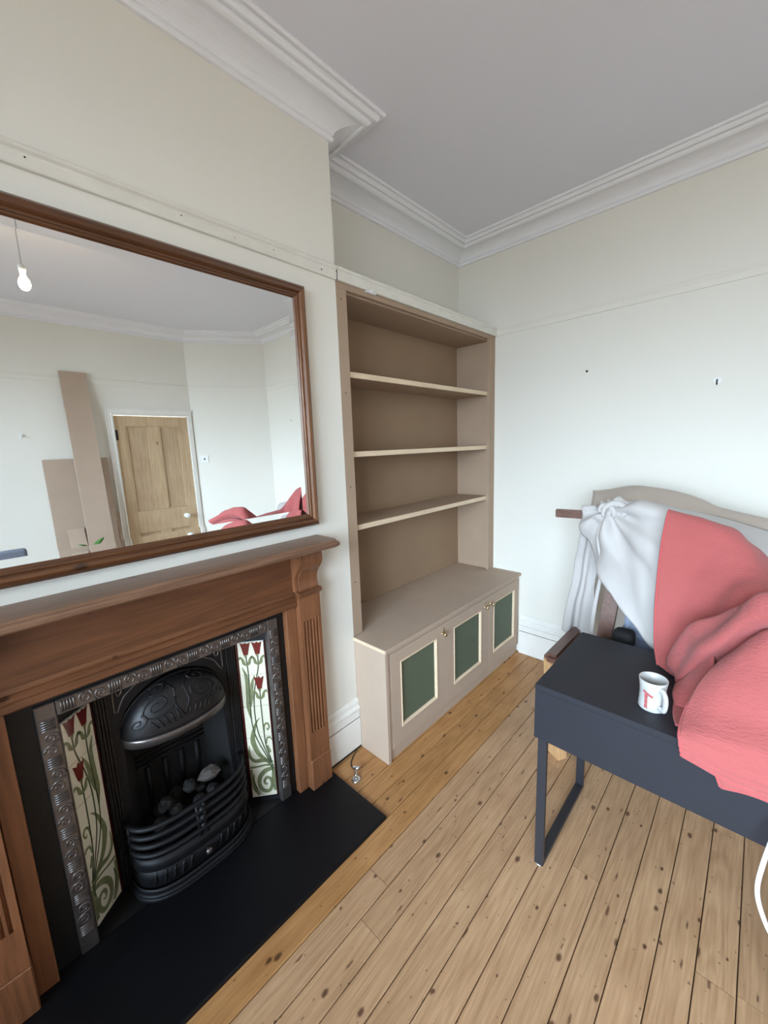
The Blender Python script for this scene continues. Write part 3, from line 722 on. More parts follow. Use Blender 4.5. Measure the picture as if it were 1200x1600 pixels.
# firebox
bm = bmesh.new()
def quad(bm, pts, t_=.006):
    v = [Vector(p) for p in pts]; n = (v[1]-v[0]).cross(v[3]-v[0]).normalized()*t_
    a = [bm.verts.new(p) for p in v]; b = [bm.verts.new(p+n) for p in v]
    bm.faces.new(a); bm.faces.new(list(reversed(b)))
    for q in range(4): bm.faces.new((a[q], b[q], b[(q+1) % 4], a[(q+1) % 4]))
quad(bm, [(-.235, IC-.13, .02), (-.235, IC+.13, .02), (-.235, IC+.13, .85), (-.235, IC-.13, .85)])
quad(bm, [(-.113, IC-.19, .02), (-.235, IC-.13, .02), (-.235, IC-.13, .85), (-.113, IC-.19, .85)])
quad(bm, [(-.235, IC+.13, .02), (-.113, IC+.19, .02), (-.113, IC+.19, .85), (-.235, IC+.13, .85)])
box(bm, -.235, IC-.19, .80, -.113, IC+.19, .81)
obj('firebox', bm, M['soot'], ins)
bm = bmesh.new()
for z in (.345, .365, .385): tube(bm, [(-.232, IC-.125, z), (-.226, IC, z), (-.232, IC+.125, z)], .006, 6)
for q in range(4): tube(bm, [(-.232, IC-.09+q*.06, .13), (-.228, IC-.09+q*.06, .33)], .010, 6)
stuff(obj('fireback_ribs', bm, M['irond'], ins, True))
# bowed grate bars
def bow(t_, x_end=-.098, x_mid=.030, hw=.205):
    """t -1..1 across; flat front with rounded ends"""
    a = abs(t_); return Vector((x_end+(x_mid-x_end)*(1-a**3.2)**(1/2.2), IC+hw*t_, 0))
for i, (z, xm) in enumerate(((.270, .016), (.238, .020), (.206, .024), (.174, .028))):
    bm = bmesh.new(); tube(bm, [bow(-1+2*k/36, x_mid=xm)+Vector((0, 0, z)) for k in range(37)], .0092, 8, flat=.9)
    obj('grate_bar', bm, M['irond'], ins, True)
bm = bmesh.new()
for t_ in (-.985, -.06, .06, .985): 
    p0, p1 = bow(t_, x_mid=.016), bow(t_, x_mid=.028); tube(bm, [p0+Vector((.0, 0, .275)), p1+Vector((0, 0, .15))], .006, 6)
for z in (.255, .222, .190):
    p = bow(0, x_mid=.030)+Vector((0, 0, z)); lathe(bm, [(.004, 0), (.011, .004), (.011, .008), (.004, .014)], p, 10, 'x')
stuff(obj('grate_uprights', bm, M['irond'], ins, True))
def bowed_band(z0, z1, x0, x1, hw0, hw1, xe=-.098, nn=40, thick=.006):
    bm = bmesh.new(); A = []
    for k in range(nn+1):
        t_ = -1+2*k/nn; a = bow(t_, xe, x0, hw0); b = bow(t_, xe, x1, hw1)
        A.append([bm.verts.new(a+Vector((0, 0, z0))), bm.verts.new(b+Vector((0, 0, z1))), bm.verts.new(b+Vector((-thick, 0, z1))), bm.verts.new(a+Vector((-thick, 0, z0)))])
    for a, b in zip(A[:-1], A[1:]):
        for q in range(4): bm.faces.new((a[q], a[(q+1) % 4], b[(q+1) % 4], b[q]))
    bm.faces.new(A[0]); bm.faces.new(list(reversed(A[-1]))); return bm
obj('apron_roll', bowed_band(.118, .155, .040, .026, .212, .207), M['irond'], ins, True)
apron = obj('ash_apron', bowed_band(.046, .118, .030, .030, .205, .205), M['irond'], ins, True)
bm = bowed_band(.012, .026, .056, .056, .222, .222); merge(bm, bowed_band(.026, .034, .056, .046, .222, .215)); merge(bm, bowed_band(.034, .046, .044, .040, .214, .210))
obj('apron_base', bm, M['irond'], ins, True)
bm = bmesh.new()
for q in list(range(-6, -1))+list(range(2, 7)):
    t_ = q*.13; p = bow(t_, x_mid=.031)+Vector((0, 0, .082))
    tube(bm, [p+Vector((.001, -.006, -.022)), p+Vector((.002, 0, -.008)), p+Vector((.002, .001, .008)), p+Vector((.001, .006, .022))], .0038, 5)
stuff(obj('apron_slot_relief', bm, M['iron'], apron, True))
obj('apron_knob', lathe(bmesh.new(), [(.004, 0), (.004, .008), (.011, .012), (.012, .019), (.005, .024)], (.030, IC+.004, .086), 14, 'x'), M['ironp'], ins, True)
obj('base_plate', bx(-.284, -1.234, .0005, -.0005, -.356, .0115), M['black'], ins)
# grate floor
obj('grate_floor', bx(-.225, IC-.13, .150, -.02, IC+.13, .156), M['irond'], ins)
# coals
def lump(c, r, mat, name, label, group, sq=(1, 1, 1)):
    bm = bmesh.new(); bmesh.ops.create_icosphere(bm, subdivisions=2, radius=1)
    off = Vector((random.random()*50,)*3)
    for v in bm.verts:
        k = 1+.32*noise.noise(v.co*1.6+off)+.25*noise.noise(v.co*3.5+off)
        v.co = Vector((v.co.x*sq[0], v.co.y*sq[1], v.co.z*sq[2]))*k*r
    bmesh.ops.translate(bm, verts=bm.verts, vec=c)
    o = obj(name, bm, mat); tag(o, label, name.split('_')[-1] if name != 'coal' else 'coal', group); return o
spots = [(-.15, -.085, .190, .024), (-.085, -.105, .190, .025), (-.17, -.02, .192, .026), (-.095, -.045, .193, .026), (-.15, .06, .192, .026), (-.075, .030, .190, .025), (-.085, .085, .190, .024), (-.12, .015, .236, .025), (-.11, -.075, .232, .025), (-.155, .105, .196, .020)]
for n_, (x_, y_, z_, r_) in enumerate(spots):
    lab = {7: 'dark coal perched on top of the heap, beside the pale ashy lump', 8: 'dark coal perched on top of the heap at its left'}.get(n_, 'dark lump of coal in the bottom layer behind the bars of the grate')
    lump((x_, IC+y_, z_+.003), r_, M['coal'], 'coal', lab, 'coals in the grate')
lump((-.11, IC+.088, .250), .034, M['ash'], 'ash_lump', 'pale ashy split lump lying on top of the coals at the right', None, (.8, 1.25, .7))

# ------------------------------------------------------------------ wall mirror
mt = thing('wall_mirror', 'large rectangular mirror with a brown pine surround hanging over the mantelpiece', 'mirror', (0, -.79, 1.18))
MY0, MY1, MZ0, MZ1 = -1.40, -.181, 1.183, 2.123; FW = .050
fp = [(0, .000), (0, .024), (.003, .028), (.010, .036), (.019, .040), (.027, .037), (.031, .030), (.0325, .026), (.036, .027), (.040, .026), (.042, .021), (.046, .020), (.050, .014), (.050, 0)]
cor = [(MY0, MZ0), (MY1, MZ0), (MY1, MZ1), (MY0, MZ1)]; cdir = [(1, 1), (-1, 1), (-1, -1), (1, -1)]
for i in range(4):
    bm = bmesh.new(); a, b = cor[i], cor[(i+1) % 4]; da, db = cdir[i], cdir[(i+1) % 4]
    v0 = [bm.verts.new((h_, a[0]+da[0]*q, a[1]+da[1]*q)) for q, h_ in fp]; v1 = [bm.verts.new((h_, b[0]+db[0]*q, b[1]+db[1]*q)) for q, h_ in fp]
    n = len(fp)
    for q in range(n): bm.faces.new((v0[q], v0[(q+1) % n], v1[(q+1) % n], v1[q]))
    bm.faces.new(v0); bm.faces.new(list(reversed(v1)))
    obj('frame_rail' if i % 2 == 0 else 'frame_stile', bm, M['mir_y'] if i % 2 == 0 else M['mir_z'], mt)
gx = .012; GY0, GY1, GZ0, GZ1 = MY0+FW-.003, MY1-FW+.003, MZ0+FW-.003, MZ1-FW+.003; BV = .024
bm = bmesh.new(); bs = .0008
o4 = [bm.verts.new((gx+bs, y, z)) for y, z in ((GY0, GZ0), (GY1, GZ0), (GY1, GZ1), (GY0, GZ1))]
i4 = [bm.verts.new((gx, y, z)) for y, z in ((GY0+BV, GZ0+BV), (GY1-BV, GZ0+BV), (GY1-BV, GZ1-BV), (GY0+BV, GZ1-BV))]
b4 = [bm.verts.new((.002, y, z)) for y, z in ((GY0, GZ0), (GY1, GZ0), (GY1, GZ1), (GY0, GZ1))]
bm.faces.new(i4)
for q in range(4): bm.faces.new((o4[q], o4[(q+1) % 4], i4[(q+1) % 4], i4[q])); bm.faces.new((b4[q], b4[(q+1) % 4], o4[(q+1) % 4], o4[q]))
bm.faces.new(b4)
obj('mirror_glass', bm, M['mirror'], mt)

# ------------------------------------------------------------------ built-in bookcase
bk = thing('bookcase', 'built-in raw board bookcase with three shelves in the alcove beside the chimney breast', 'bookcase', (-.14, LB/2, .592))
BT, BZ = 2.1965, .592; E = .002
obj('back_panel', bx(ALC+.001, E, BZ+.001, ALC+.016, LB-E, BT), M['mdfback'], bk)
obj('side_panel', bx(ALC+.0165, E, BZ+.001, -.021, .020, BT), M['mdf'], bk); obj('side_panel', bx(ALC+.0165, LB-.055, BZ+.001, -.021, LB-E, BT), M['mdf'], bk)
obj('top_panel', bx(ALC+.0165, .0205, 2.165, -.021, LB-.0555, 2.185), M['mdf'], bk)
st = obj('face_stile', bx(-.0205, .0015, BZ+.001, .0005, .058, 2.172), M['mdf'], bk)
obj('face_stile', bx(-.0205, LB-.075, BZ+.001, .0005, LB-.0015, 2.172), M['mdf'], bk)
obj('face_rail', bx(-.0205, .0015, 2.1725, .0005, LB-.0015, BT), M['mdf'], bk)
for z in (2.13, 1.74, 1.32, .86): obj('screw', lathe(bmesh.new(), [(.0032, 0), (.0028, .0006)], (.0005, .028, z), 10, 'x'), M['dirt'], st)
for z0, z1 in ((1.838, 1.838), (1.479, 1.474), (1.128, 1.122)):
    sh = obj('shelf', bx(ALC+.0165, .0205, z0-.022, -.026, LB-.0555, z0, bev=.0008), M['mdf'], bk)
    obj('shelf_lipping', bx(-.0258, .0585, z0-.024, -.0165, LB-.0755, z0+.001, bev=.001), M['lip'], sh)
# rail across the top of the bookcase (old moulding reused)
bm = bmesh.new(); rr_ = [(0.001, RB), (.014, RB), (.016, RB+.004), (.016, RB+.030), (.013, RB+.032), (.014, RB+.036), (.021, RB+.042), (.022, RB+.048), (.019, RB+.052), (.008, RT+.001), (-.284, RT+.001), (-.284, RT-.012), (0.001, RT-.012)]
prism(bm, [(px, .002, pz) for px, pz in rr_], (0, 0, 0), (0, LB-.004, 0)); obj('top_moulding', bm, M['rail'], bk)
obj('joint_gap', bx(.0, -.0028, RB+.001, .013, .0018, RT-.004), M['dirt'], bk)
bm = bmesh.new(); 
# chipped filler at the underside of the moulding
lathe(bm, [(.010, 0), (.006, .003)], (.0165, .20, 2.196), 9, 'x'); box(bm, .001, .17, 2.190, .0155, .235, 2.1968, bev=.002)
obj('filler_patch', bm, M['plast'], bk)

# ------------------------------------------------------------------ low cabinet
cb = thing('low_cabinet', 'raw board low cupboard with three green-panelled doors under the bookcase', 'cabinet', (.1, LB/2, 0))
bm = bmesh.new()
o_ = [(ALC+.002, .0015), (.0, .0015), (.0, -.006), (.212, -.006), (.216, -.002), (.216, LB-.0215), (.216, LB-.002), (ALC+.002, LB-.002)]
prism(bm, [(a, b, .573) for a, b in o_], (0, 0, .573), (0, 0, .591)); obj('worktop', bm, M['mdf2'], cb)
obj('worktop_edge', bx(.002, -.0075, .5745, .212, -.0062, .5895), M['lip'], cb)
obj('end_panel', bx(.0215, -.002, .001, .209, .018, .5725, bev=.001), M['mdf2'], cb)
obj('wall_scribe', bx(.0005, -.0005, .001, .021, .018, .5725), M['mdf2'], cb)
obj('end_panel', bx(.001, LB-.020, .001, .186, LB-.0025, .5725), M['mdf2'], cb)
obj('plinth', bx(.165, .0185, .001, .1965, LB-.022, .0575), M['mdf2'], cb)
obj('carcass_floor', bx(.001, .0185, .0580, .184, LB-.0205, .072), M['mdf2'], cb)
obj('filler_stile', bx(.165, .0185, .0580, .2035, .0360, .5505), M['mdf2'], cb)
obj('carcass_rail', bx(.165, .0185, .5515, .2035, LB-.0205, .5725), M['mdf2'], cb)
for di, (y0, y1, p0, p1, ky) in enumerate(((.0375, .4795, .117, .386, .449), (.4825, .9590, .571, .846, .903), (.9620, 1.377, 1.027, 1.297, .975))):
    z0, z1, q0, q1, X0, X1 = .0605, .550, .156, .478, .187, .205
    bm = bmesh.new()
    box(bm, X0, y0, z0, X1, p0-.012, z1); box(bm, X0, p1+.012, z0, X1, y1, z1); box(bm, X0, p0-.012, z0, X1, p1+.012, q0-.012); box(bm, X0, p0-.012, q1+.012, X1, p1+.012, z1)
    dr = obj('door', bm, M['mdf2'], cb)
    pn = obj('door_panel', bx(X0, p0-.0115, q0-.0115, X1-.009, p1+.0115, q1+.0115), M['green'], dr); pn['label'] = 'green recessed panel'
    cr = [(p0-.012, q0-.012), (p1+.012, q0-.012), (p1+.012, q1+.012), (p0-.012, q1+.012)]; cd = [(1, 1), (-1, 1), (-1, -1), (1, -1)]
    bp_ = [(0, X1-.0088), (0, X1+.003), (.004, X1+.004), (.012, X1-.003), (.0125, X1-.0088)]
    bm = bmesh.new()
    for i in range(4):
        a, b, da, db = cr[i], cr[(i+1) % 4], cd[i], cd[(i+1) % 4]
        v0 = [bm.verts.new((h_, a[0]+da[0]*q, a[1]+da[1]*q)) for q, h_ in bp_]; v1 = [bm.verts.new((h_, b[0]+db[0]*q, b[1]+db[1]*q)) for q, h_ in bp_]
        for q in range(5): bm.faces.new((v0[q], v0[(q+1) % 5], v1[(q+1) % 5], v1[q]))
        bm.faces.new(v0); bm.faces.new(list(reversed(v1)))
    obj('panel_bead', bm, M['lip'], dr)
    obj('knob', lathe(bmesh.new(), [(.0085, 0), (.0060, .002), (.0052, .012), (.0115, .018), (.0125, .0245), (.006, .031)], (X1, ky, .497), 16, 'x'), M['gold'], dr, True)
    obj('latch_plate', bx(X1, ky-.004 + (.014 if di == 0 else -.014 if di == 2 else .014), .490, X1+.003, ky+.004+(.014 if di == 0 else -.014 if di == 2 else .014), .525, bev=.0006), M['gold'], dr)

# ------------------------------------------------------------------ gas tap and cable by the hearth
g = thing('gas_tap', 'small chrome gas tap on a round flange in the floor beside the hearth', 'tap', (.150, -.160, 0))
obj('flange', lathe(bmesh.new(), [(.022, .0006), (.0215, .005), (.015, .009), (.008, .010)], (.150, -.160, 0), 22), M['chrome'], g, True)
obj('pipe', tube(bmesh.new(), catmull([(.150, -.160, .007), (.147, -.158, .022), (.138, -.150, .028), (.125, -.140, .030)], 4), .006, 8), M['chrome'], g, True)
obj('tap_lever', obox(bmesh.new(), (.132, -.142, .040), (1, .5, .2), (-.5, 1, 0), (0, 0, 1), .017, .005, .004), M['chrome'], g)
o = obj('cable', tube(bmesh.new(), catmull([(.022, -.035, .008), (.045, -.09, .003), (.07, -.12, .003), (.10, -.13, .004), (.12, -.137, .024)], 6), .0026, 6), M['dirt'], None, True); tag(o, 'thin dark cable running from the skirting to the gas tap', 'cable')

# ------------------------------------------------------------------ desk
dk = thing('desk', 'small black desk with deep apron and steel loop legs, mug on top', 'desk', (1.23, .245, 0))
X0, X1, Y0, Y1, ZT = .891, 1.575, .006, .482, .708
obj('desktop', bx(X0, Y0, ZT-.020, X1, Y1, ZT, bev=.0015), M['desk'], dk)
obj('front_apron', bx(X0+.0005, Y0+.001, .512, X1-.0005, Y0+.019, ZT-.0205, bev=.001), M['desk'], dk)
obj('side_panel', bx(X0+.0005, Y0+.0195, .512, X0+.018, Y1-.0195, ZT-.0205), M['desk'], dk); obj('side_panel', bx(X1-.018, Y0+.0195, .512, X1-.0005, Y1-.0195, ZT-.0205), M['desk'], dk)
obj('back_apron', bx(X0+.0005, Y1-.019, .512, X1-.0005, Y1-.001, ZT-.0205), M['desk'], dk)
for xa in (X0+.010, X1-.040):
    bm = bx(xa, Y0+.012, .0055, xa+.030, Y0+.027, .5115, bev=.001); box(bm, xa, Y1-.030, .0055, xa+.030, Y1-.015, .5115, bev=.001)
    box(bm, xa, Y0+.0275, .0055, xa+.030, Y1-.0305, .0205, bev=.001)
    lg = obj('leg_loop', bm, M['steel'], dk)
    for yy in (Y0+.020, Y1-.024): obj('foot_pad', lathe(bmesh.new(), [(.008, .0006), (.008, .0054)], (xa+.015, yy, 0), 12), M['plast'], lg)

# ------------------------------------------------------------------ mug
mc = Vector((1.197, .112, ZT+.0005))
mg = thing('mug', 'speckled white pottery mug with a red drip mark standing on the black desk', 'mug', mc)
bm = bmesh.new(); lathe(bm, [(.0325, 0), (.0345, .003), (.0335, .020), (.0325, .045), (.0340, .070), (.0370, .090), (.0362, .0915), (.0340, .0900), (.031, .070), (.0295, .045), (.0300, .012), (.020, .006)], mc, 36)
mb = obj('mug_body', bm, M['mug'], mg, True)
obj('coffee_stain', lathe(bmesh.new(), [(.0293, .0075), (.0293, .0085)], mc, 24), M['mugin'], mg)
ha = math.atan2(-.74, .67)   # handle direction, towards the camera's right
hd = Vector((math.cos(ha), math.sin(ha), 0))
bm = bmesh.new(); tube(bm, catmull([mc+hd*.0325+Vector((0, 0, .072)), mc+hd*.045+Vector((0, 0, .075)), mc+hd*.055+Vector((0, 0, .062)), mc+hd*.056+Vector((0, 0, .040)), mc+hd*.050+Vector((0, 0, .022)), mc+hd*.0325+Vector((0, 0, .018))], 6), .0062, 10, flat=1.3)
obj('handle', bm, M['mug'], mg, True)
def mugface(az, z, r0=.0008):
    R_ = .0335+max(0, (z-.045))*.04; return mc+Vector((math.cos(az)*(R_+r0), math.sin(az)*(R_+r0), z))
bm = bmesh.new(); a0 = math.atan2(-1.0, -.15)
for (azs, zs) in (((-.42, -.30, -.10, .12, .34), (.060, .061, .057, .053, .050)), ((-.16, -.16, -.15, -.14), (.058, .042, .026, .008))):
    pts = list(zip(azs, zs)); vert = len(pts) == 4
    for (p, q) in zip(pts[:-1], pts[1:]):
        if vert:
            wv = .14; vs = [(a0+p[0]-wv*.7, p[1]), (a0+p[0]+wv*.7, p[1]), (a0+q[0]+wv, q[1]), (a0+q[0]-wv, q[1])]
        else:
            vs = [(a0+p[0], p[1]-.005), (a0+q[0], q[1]-.005), (a0+q[0], q[1]+.003), (a0+p[0], p[1]+.002)]
        bm.faces.new([bm.verts.new(mugface(a, z)) for a, z in vs])
obj('red_drip', bm, M['mugred'], mb)

# ------------------------------------------------------------------ wooden armchair under the sheet
ch = thing('wooden_armchair', 'dark wooden reclining armchair hidden under the dust sheet behind the desk', 'armchair', (1.2, .85, 0))
def beam(name, a, b, hw, hh, mat, side=(0, 1, 0), bev=.004):
    a, b = Vector(a), Vector(b); d = (b-a).normalized(); sd = Vector(side); sd = (sd-d*sd.dot(d)).normalized(); up = d.cross(sd)
    bm = obox(bmesh.new(), (a+b)/2, d, sd, up, (b-a).length/2, hw, hh)
    if bev: bmesh.ops.bevel(bm, geom=bm.edges[:], offset=bev, segments=2, affect='EDGES')
    return obj(name, bm, mat, ch)
beam('top_rail', (.652, .80, 1.143), (1.15, .83, 1.150), .011, .020, M['mahog'], (0, 1, 0), .003)
for xx in (.905, 1.52):
    beam('back_post', (xx, .66, .36), (xx+.04, .845, 1.12 if xx < 1 else 1.0), .030, .015, M['mahog'], (1, 0, 0))
for xx in (.760, 1.70):
    beam('arm', (xx-.010, .525, .512), (xx-.030, 1.02, .480), .034, .021, M['mahog'], (1, 0, 0), .014)
    beam('front_leg', (xx+.010, .585, .001), (xx-.008, .565, .490), .045, .026, M['oak'], (.87, -.5, 0), .004)['label'] = 'pale wooden front leg'
    beam('rear_leg', (xx, 1.10, .001), (xx-.02, 1.00, .45), .028, .022, M['mahog'], (1, 0, 0))
beam('seat_rail', (.80, .60, .34), (1.66, .60, .34), .016, .030, M['mahog'], (0, 1, 0)); beam('seat_rail', (.80, 1.02, .31), (1.66, 1.02, .31), .016, .030, M['mahog'], (0, 1, 0))
obj('seat_cushion', bx(.955, .57, .375, 1.50, 1.02, .630, bev=.03, seg=3), M['greyblue'], ch, True)
bm = obox(bmesh.new(), (1.23, .735, .80), (1, 0, 0), (0, 1, -.25), (0, .25, 1), .235, .035, .165); bmesh.ops.bevel(bm, geom=bm.edges[:], offset=.03, segments=3, affect='EDGES'); obj('back_cushion', bm, M['greyblue'], ch, True)
bm = bx(.975, .578, .6315, 1.055, .650, .706, bev=.022, seg=3); o = obj('black_bag', bm, M['dark'], None, True); tag(o, 'small black fabric bag on the chair seat behind the desk', 'bag')

# ------------------------------------------------------------------ dust sheet
def fold(fr, amp, ang=0, ph=0, sharp=1):
    def f(u, v, p):
        t_ = u*math.cos(ang)+v*math.sin(ang); s_ = math.sin(2*PI*fr*t_+ph+1.5*noise.noise(p*5)); return amp*(abs(s_)**sharp)*(1 if s_ > 0 else -1)+amp*.5*noise.noise(p*14)
    return f
def radial(p):
    dx, dz = p.x-.905, p.z-1.19; r = math.hypot(dx, dz)+.01; th = math.atan2(-dz, dx)
    q = math.sin(7.5*th+1.2*noise.noise(p*4)); return (.030*math.exp(-r/.25)*min(1, r/.05))*(abs(q)**.7*(1 if q > 0 else -1))
bm = bmesh.new()
# front sheet: over the rail, sagging down to the desk's back edge; first row lies behind the rail
patch(bm, [
 [(.800, .850, 1.120), (.850, .880, 1.130), (.900, .890, 1.160), (.980, .900, 1.190), (1.080, .900, 1.190), (1.25, .90, 1.17), (1.50, .90, 1.10), (1.72, .90, 1.03)],
 [(.780, .786, 1.182), (.840, .778, 1.190), (.880, .760, 1.215), (.955, .740, 1.238), (1.050, .700, 1.228), (1.19, .67, 1.19), (1.45, .68, 1.08), (1.72, .70, 1.04)],
 [(.784, .758, 1.120), (.850, .738, 1.120), (.885, .700, 1.130), (.965, .690, 1.160), (1.050, .640, 1.150), (1.18, .60, 1.12), (1.45, .62, 1.02), (1.72, .66, .98)],
 [(.810, .770, 1.020), (.862, .720, 1.030), (.905, .680, 1.030), (.985, .650, 1.050), (1.060, .600, 1.040), (1.18, .57, 1.02), (1.45, .60, .95), (1.72, .62, .92)],
 [(.850, .745, .960), (.885, .705, .955), (.930, .665, .945), (1.010, .620, .930), (1.080, .580, .930), (1.19, .56, .92), (1.45, .58, .88), (1.72, .60, .85)],
 [(.885, .700, .915), (.915, .670, .895), (.965, .640, .870), (1.040, .600, .830), (1.100, .570, .800), (1.20, .55, .80), (1.45, .57, .78), (1.72, .58, .76)],
 [(.900, .690, .890), (.945, .650, .862), (.995, .620, .800), (1.055, .590, .745), (1.120, .565, .680), (1.22, .55, .66), (1.45, .56, .66), (1.72, .57, .66)]],
 9, 9, lambda u, v, p: radial(p)*min(1, 4*v)+.008*noise.noise(p*8)*min(1, 3*v)+.006*math.sin(30*(p.z*.8+p.x*.6)+3*noise.noise(p*5))*min(1, 2*v)*(v < .98), .004)
# bunched knot where the sheet wraps the rail
for (c, r, tl, w_) in (((.928, .712, 1.185), .036, .25, .0145), ((.900, .712, 1.185), .024, -.45, .0120)):
    pts = []
    for k in range(15):
        a = -.6+k/14*4.3; pts.append(Vector(c)+Vector((math.cos(a)*r*1.15, math.sin(a*1.3)*.010, math.sin(a)*r+tl*.02*math.cos(a))))
    tube(bm, pts, [w_*(.55+.45*math.sin(PI*min(1, k/13+.05))) for k in range(15)], 10)
for pts, r in (([(.888, .722, 1.158), (.868, .722, 1.08), (.880, .712, 1.0), (.915, .680, .93), (.96, .652, .88)], .0080), ([(.912, .708, 1.150), (.925, .690, 1.08), (.965, .660, 1.02), (1.02, .618, .965)], .0070)):
    c_ = catmull(pts, 6); nn_ = len(c_); tube(bm, c_, [r*max(.25, math.sin(PI*(k+.6)/(nn_+.2))) for k in range(nn_)], 8)
# hanging tail left of the rail
patch(bm, [
 [(.786, .812, 1.150), (.805, .845, 1.150), (.840, .87, 1.150)],
 [(.765, .83, 1.06), (.790, .86, 1.05), (.845, .87, 1.05)],
 [(.745, .85, .93), (.775, .89, .92), (.835, .88, .92)],
 [(.725, .87, .80), (.765, .90, .79), (.820, .88, .80)],
 [(.700, .885, .67), (.745, .92, .66), (.815, .89, .67)],
 [(.675, .895, .53), (.730, .94, .51), (.808, .90, .52)],
 [(.668, .90, .488), (.725, .94, .465), (.805, .90, .470)]],
 12, 7, lambda u, v, p: .011*math.sin(2*PI*2.0*u+2.5*v+.4)*(.3+v)+.006*noise.noise(p*12), .004)
# thin hem edge strip hanging inside
patch(bm, [[(.868, .80, .99), (.880, .80, .985)], [(.862, .79, .86), (.876, .79, .855)], [(.845, .775, .70), (.862, .775, .695)], [(.835, .77, .56), (.856, .77, .555)]], 3, 4, None, .003)
bm_rear = bmesh.new()
patch(bm_rear, [
 [(.745, 1.22, .95), (.90, 1.30, .98), (1.10, 1.32, .98), (1.3, 1.33, .92), (1.5, 1.33, .88), (1.75, 1.30, .85)],
 [(.735, 1.10, 1.212), (.90, 1.14, 1.232), (1.045, 1.12, 1.242), (1.20, 1.10, 1.185), (1.33, 1.08, 1.150), (1.70, 1.05, 1.05)],
 [(.765, .98, 1.205), (.92, .98, 1.225), (1.05, .96, 1.225), (1.20, .93, 1.180), (1.36, .92, 1.130), (1.70, .92, 1.05)],
 [(.775, .90, 1.10), (.92, .89, 1.13), (1.06, .88, 1.15), (1.20, .87, 1.14), (1.38, .86, 1.08), (1.70, .86, 1.02)]],
 10, 9, lambda u, v, p: .006*math.sin(2*PI*3*u+1.4*v)+.012*noise.noise(p*6), .004)
ds = obj('dust_sheet', bm, M['sheet'], None, True); obj('rear_drape', bm_rear, M['sheet2'], ds, True)['label'] = 'beige rear part of the sheet'; tag(ds, 'off-white cotton dust sheet bunched over the chair behind the desk', 'dust sheet')

# ------------------------------------------------------------------ coral blanket
def crk(a1, a2, f1=11, f2=30):
    return lambda u, v, p: a1*noise.noise(p*f1)+a2*noise.noise(Vector((p.x*f2*.35, p.y*f2, p.z*f2*1.2)))
bm = bmesh.new()
# A: flap from the chair back down to the desk
QA = patch(bm, [
 [(1.130, .690, 1.150), (1.235, .70, 1.13), (1.32, .71, 1.10), (1.40, .70, 1.05), (1.55, .66, .99), (1.80, .66, .94)],
 [(1.142, .560, 1.231), (1.243, .585, 1.200), (1.315, .60, 1.172), (1.365, .60, 1.135), (1.50, .60, 1.02), (1.80, .60, .95)],
 [(1.137, .505, 1.130), (1.240, .53, 1.120), (1.318, .53, 1.105), (1.385, .52, 1.075), (1.50, .52, .99), (1.80, .50, .93)],
 [(1.136, .480, 1.010), (1.240, .49, 1.000), (1.318, .47, 1.010), (1.385, .45, 1.00), (1.50, .44, .95), (1.80, .40, .90)],
 [(1.139, .460, .880), (1.225, .455, .870), (1.300, .42, .900), (1.375, .38, .920), (1.50, .38, .90), (1.80, .33, .86)],
 [(1.150, .430, .770), (1.215, .400, .770), (1.280, .37, .790), (1.360, .34, .860), (1.50, .33, .90), (1.80, .30, .92)],
 [(1.170, .370, .716), (1.215, .330, .716), (1.270, .30, .720), (1.350, .28, .74), (1.50, .28, .76), (1.80, .25, .78)]],
 12, 9, lambda u, v, p: crk(.016, .004, 8)(u, v, p)*min(1, 4*u+.2)+.010*math.sin(2*PI*(3.2*u+1.6*v)+2*noise.noise(p*6))*max(0, min(1, 5*(v-.22)))*max(0, min(1, 4*(u-.12))), .006)
# C: thick rolled fold sweeping up from the desk to the right
patch(bm, [
 [(1.200, .385, .725), (1.220, .380, .80), (1.262, .36, .87), (1.315, .34, .90), (1.370, .31, .95), (1.430, .30, .96), (1.55, .27, .95), (1.75, .22, .90)],
 [(1.200, .340, .745), (1.222, .335, .830), (1.264, .310, .915), (1.318, .280, .970), (1.376, .245, 1.040), (1.432, .22, 1.065), (1.56, .19, 1.05), (1.76, .14, .98)],
 [(1.218, .290, .742), (1.242, .285, .815), (1.280, .260, .890), (1.330, .230, .955), (1.384, .200, 1.050), (1.440, .18, 1.085), (1.57, .15, 1.07), (1.77, .11, .99)],
 [(1.236, .270, .728), (1.260, .262, .772), (1.292, .232, .845), (1.338, .202, .918), (1.390, .170, 1.018), (1.446, .15, 1.056), (1.57, .12, 1.045), (1.77, .08, .97)],
 [(1.245, .262, .716), (1.272, .270, .730), (1.300, .262, .790), (1.346, .245, .860), (1.396, .215, .960), (1.450, .20, 1.00), (1.57, .17, .99), (1.77, .13, .92)]],
 7, 8, lambda u, v, p: crk(.008, .003)(u, v, p)*min(1, 5*v)+.006*math.sin(2*PI*(2.2*v+1.0*u))*min(1, 5*v), .006)
# small loop lying by the mug
patch(bm, [
 [(1.242, .285, .722), (1.275, .280, .770), (1.315, .27, .850)],
 [(1.238, .235, .735), (1.275, .240, .790), (1.320, .24, .870)],
 [(1.240, .185, .728), (1.280, .190, .765), (1.325, .20, .840)],
 [(1.247, .150, .716), (1.285, .150, .722), (1.330, .16, .76)]],
 7, 7, crk(.006, .002), .006)
patch(bm, [
 [(1.240, .210, .7165), (1.275, .200, .7175), (1.32, .20, .73)],
 [(1.248, .110, .7165), (1.285, .110, .7200), (1.33, .12, .74)],
 [(1.262, .050, .7165), (1.295, .050, .7200), (1.34, .05, .74)]],
 7, 7, crk(.0015, .001), .005)
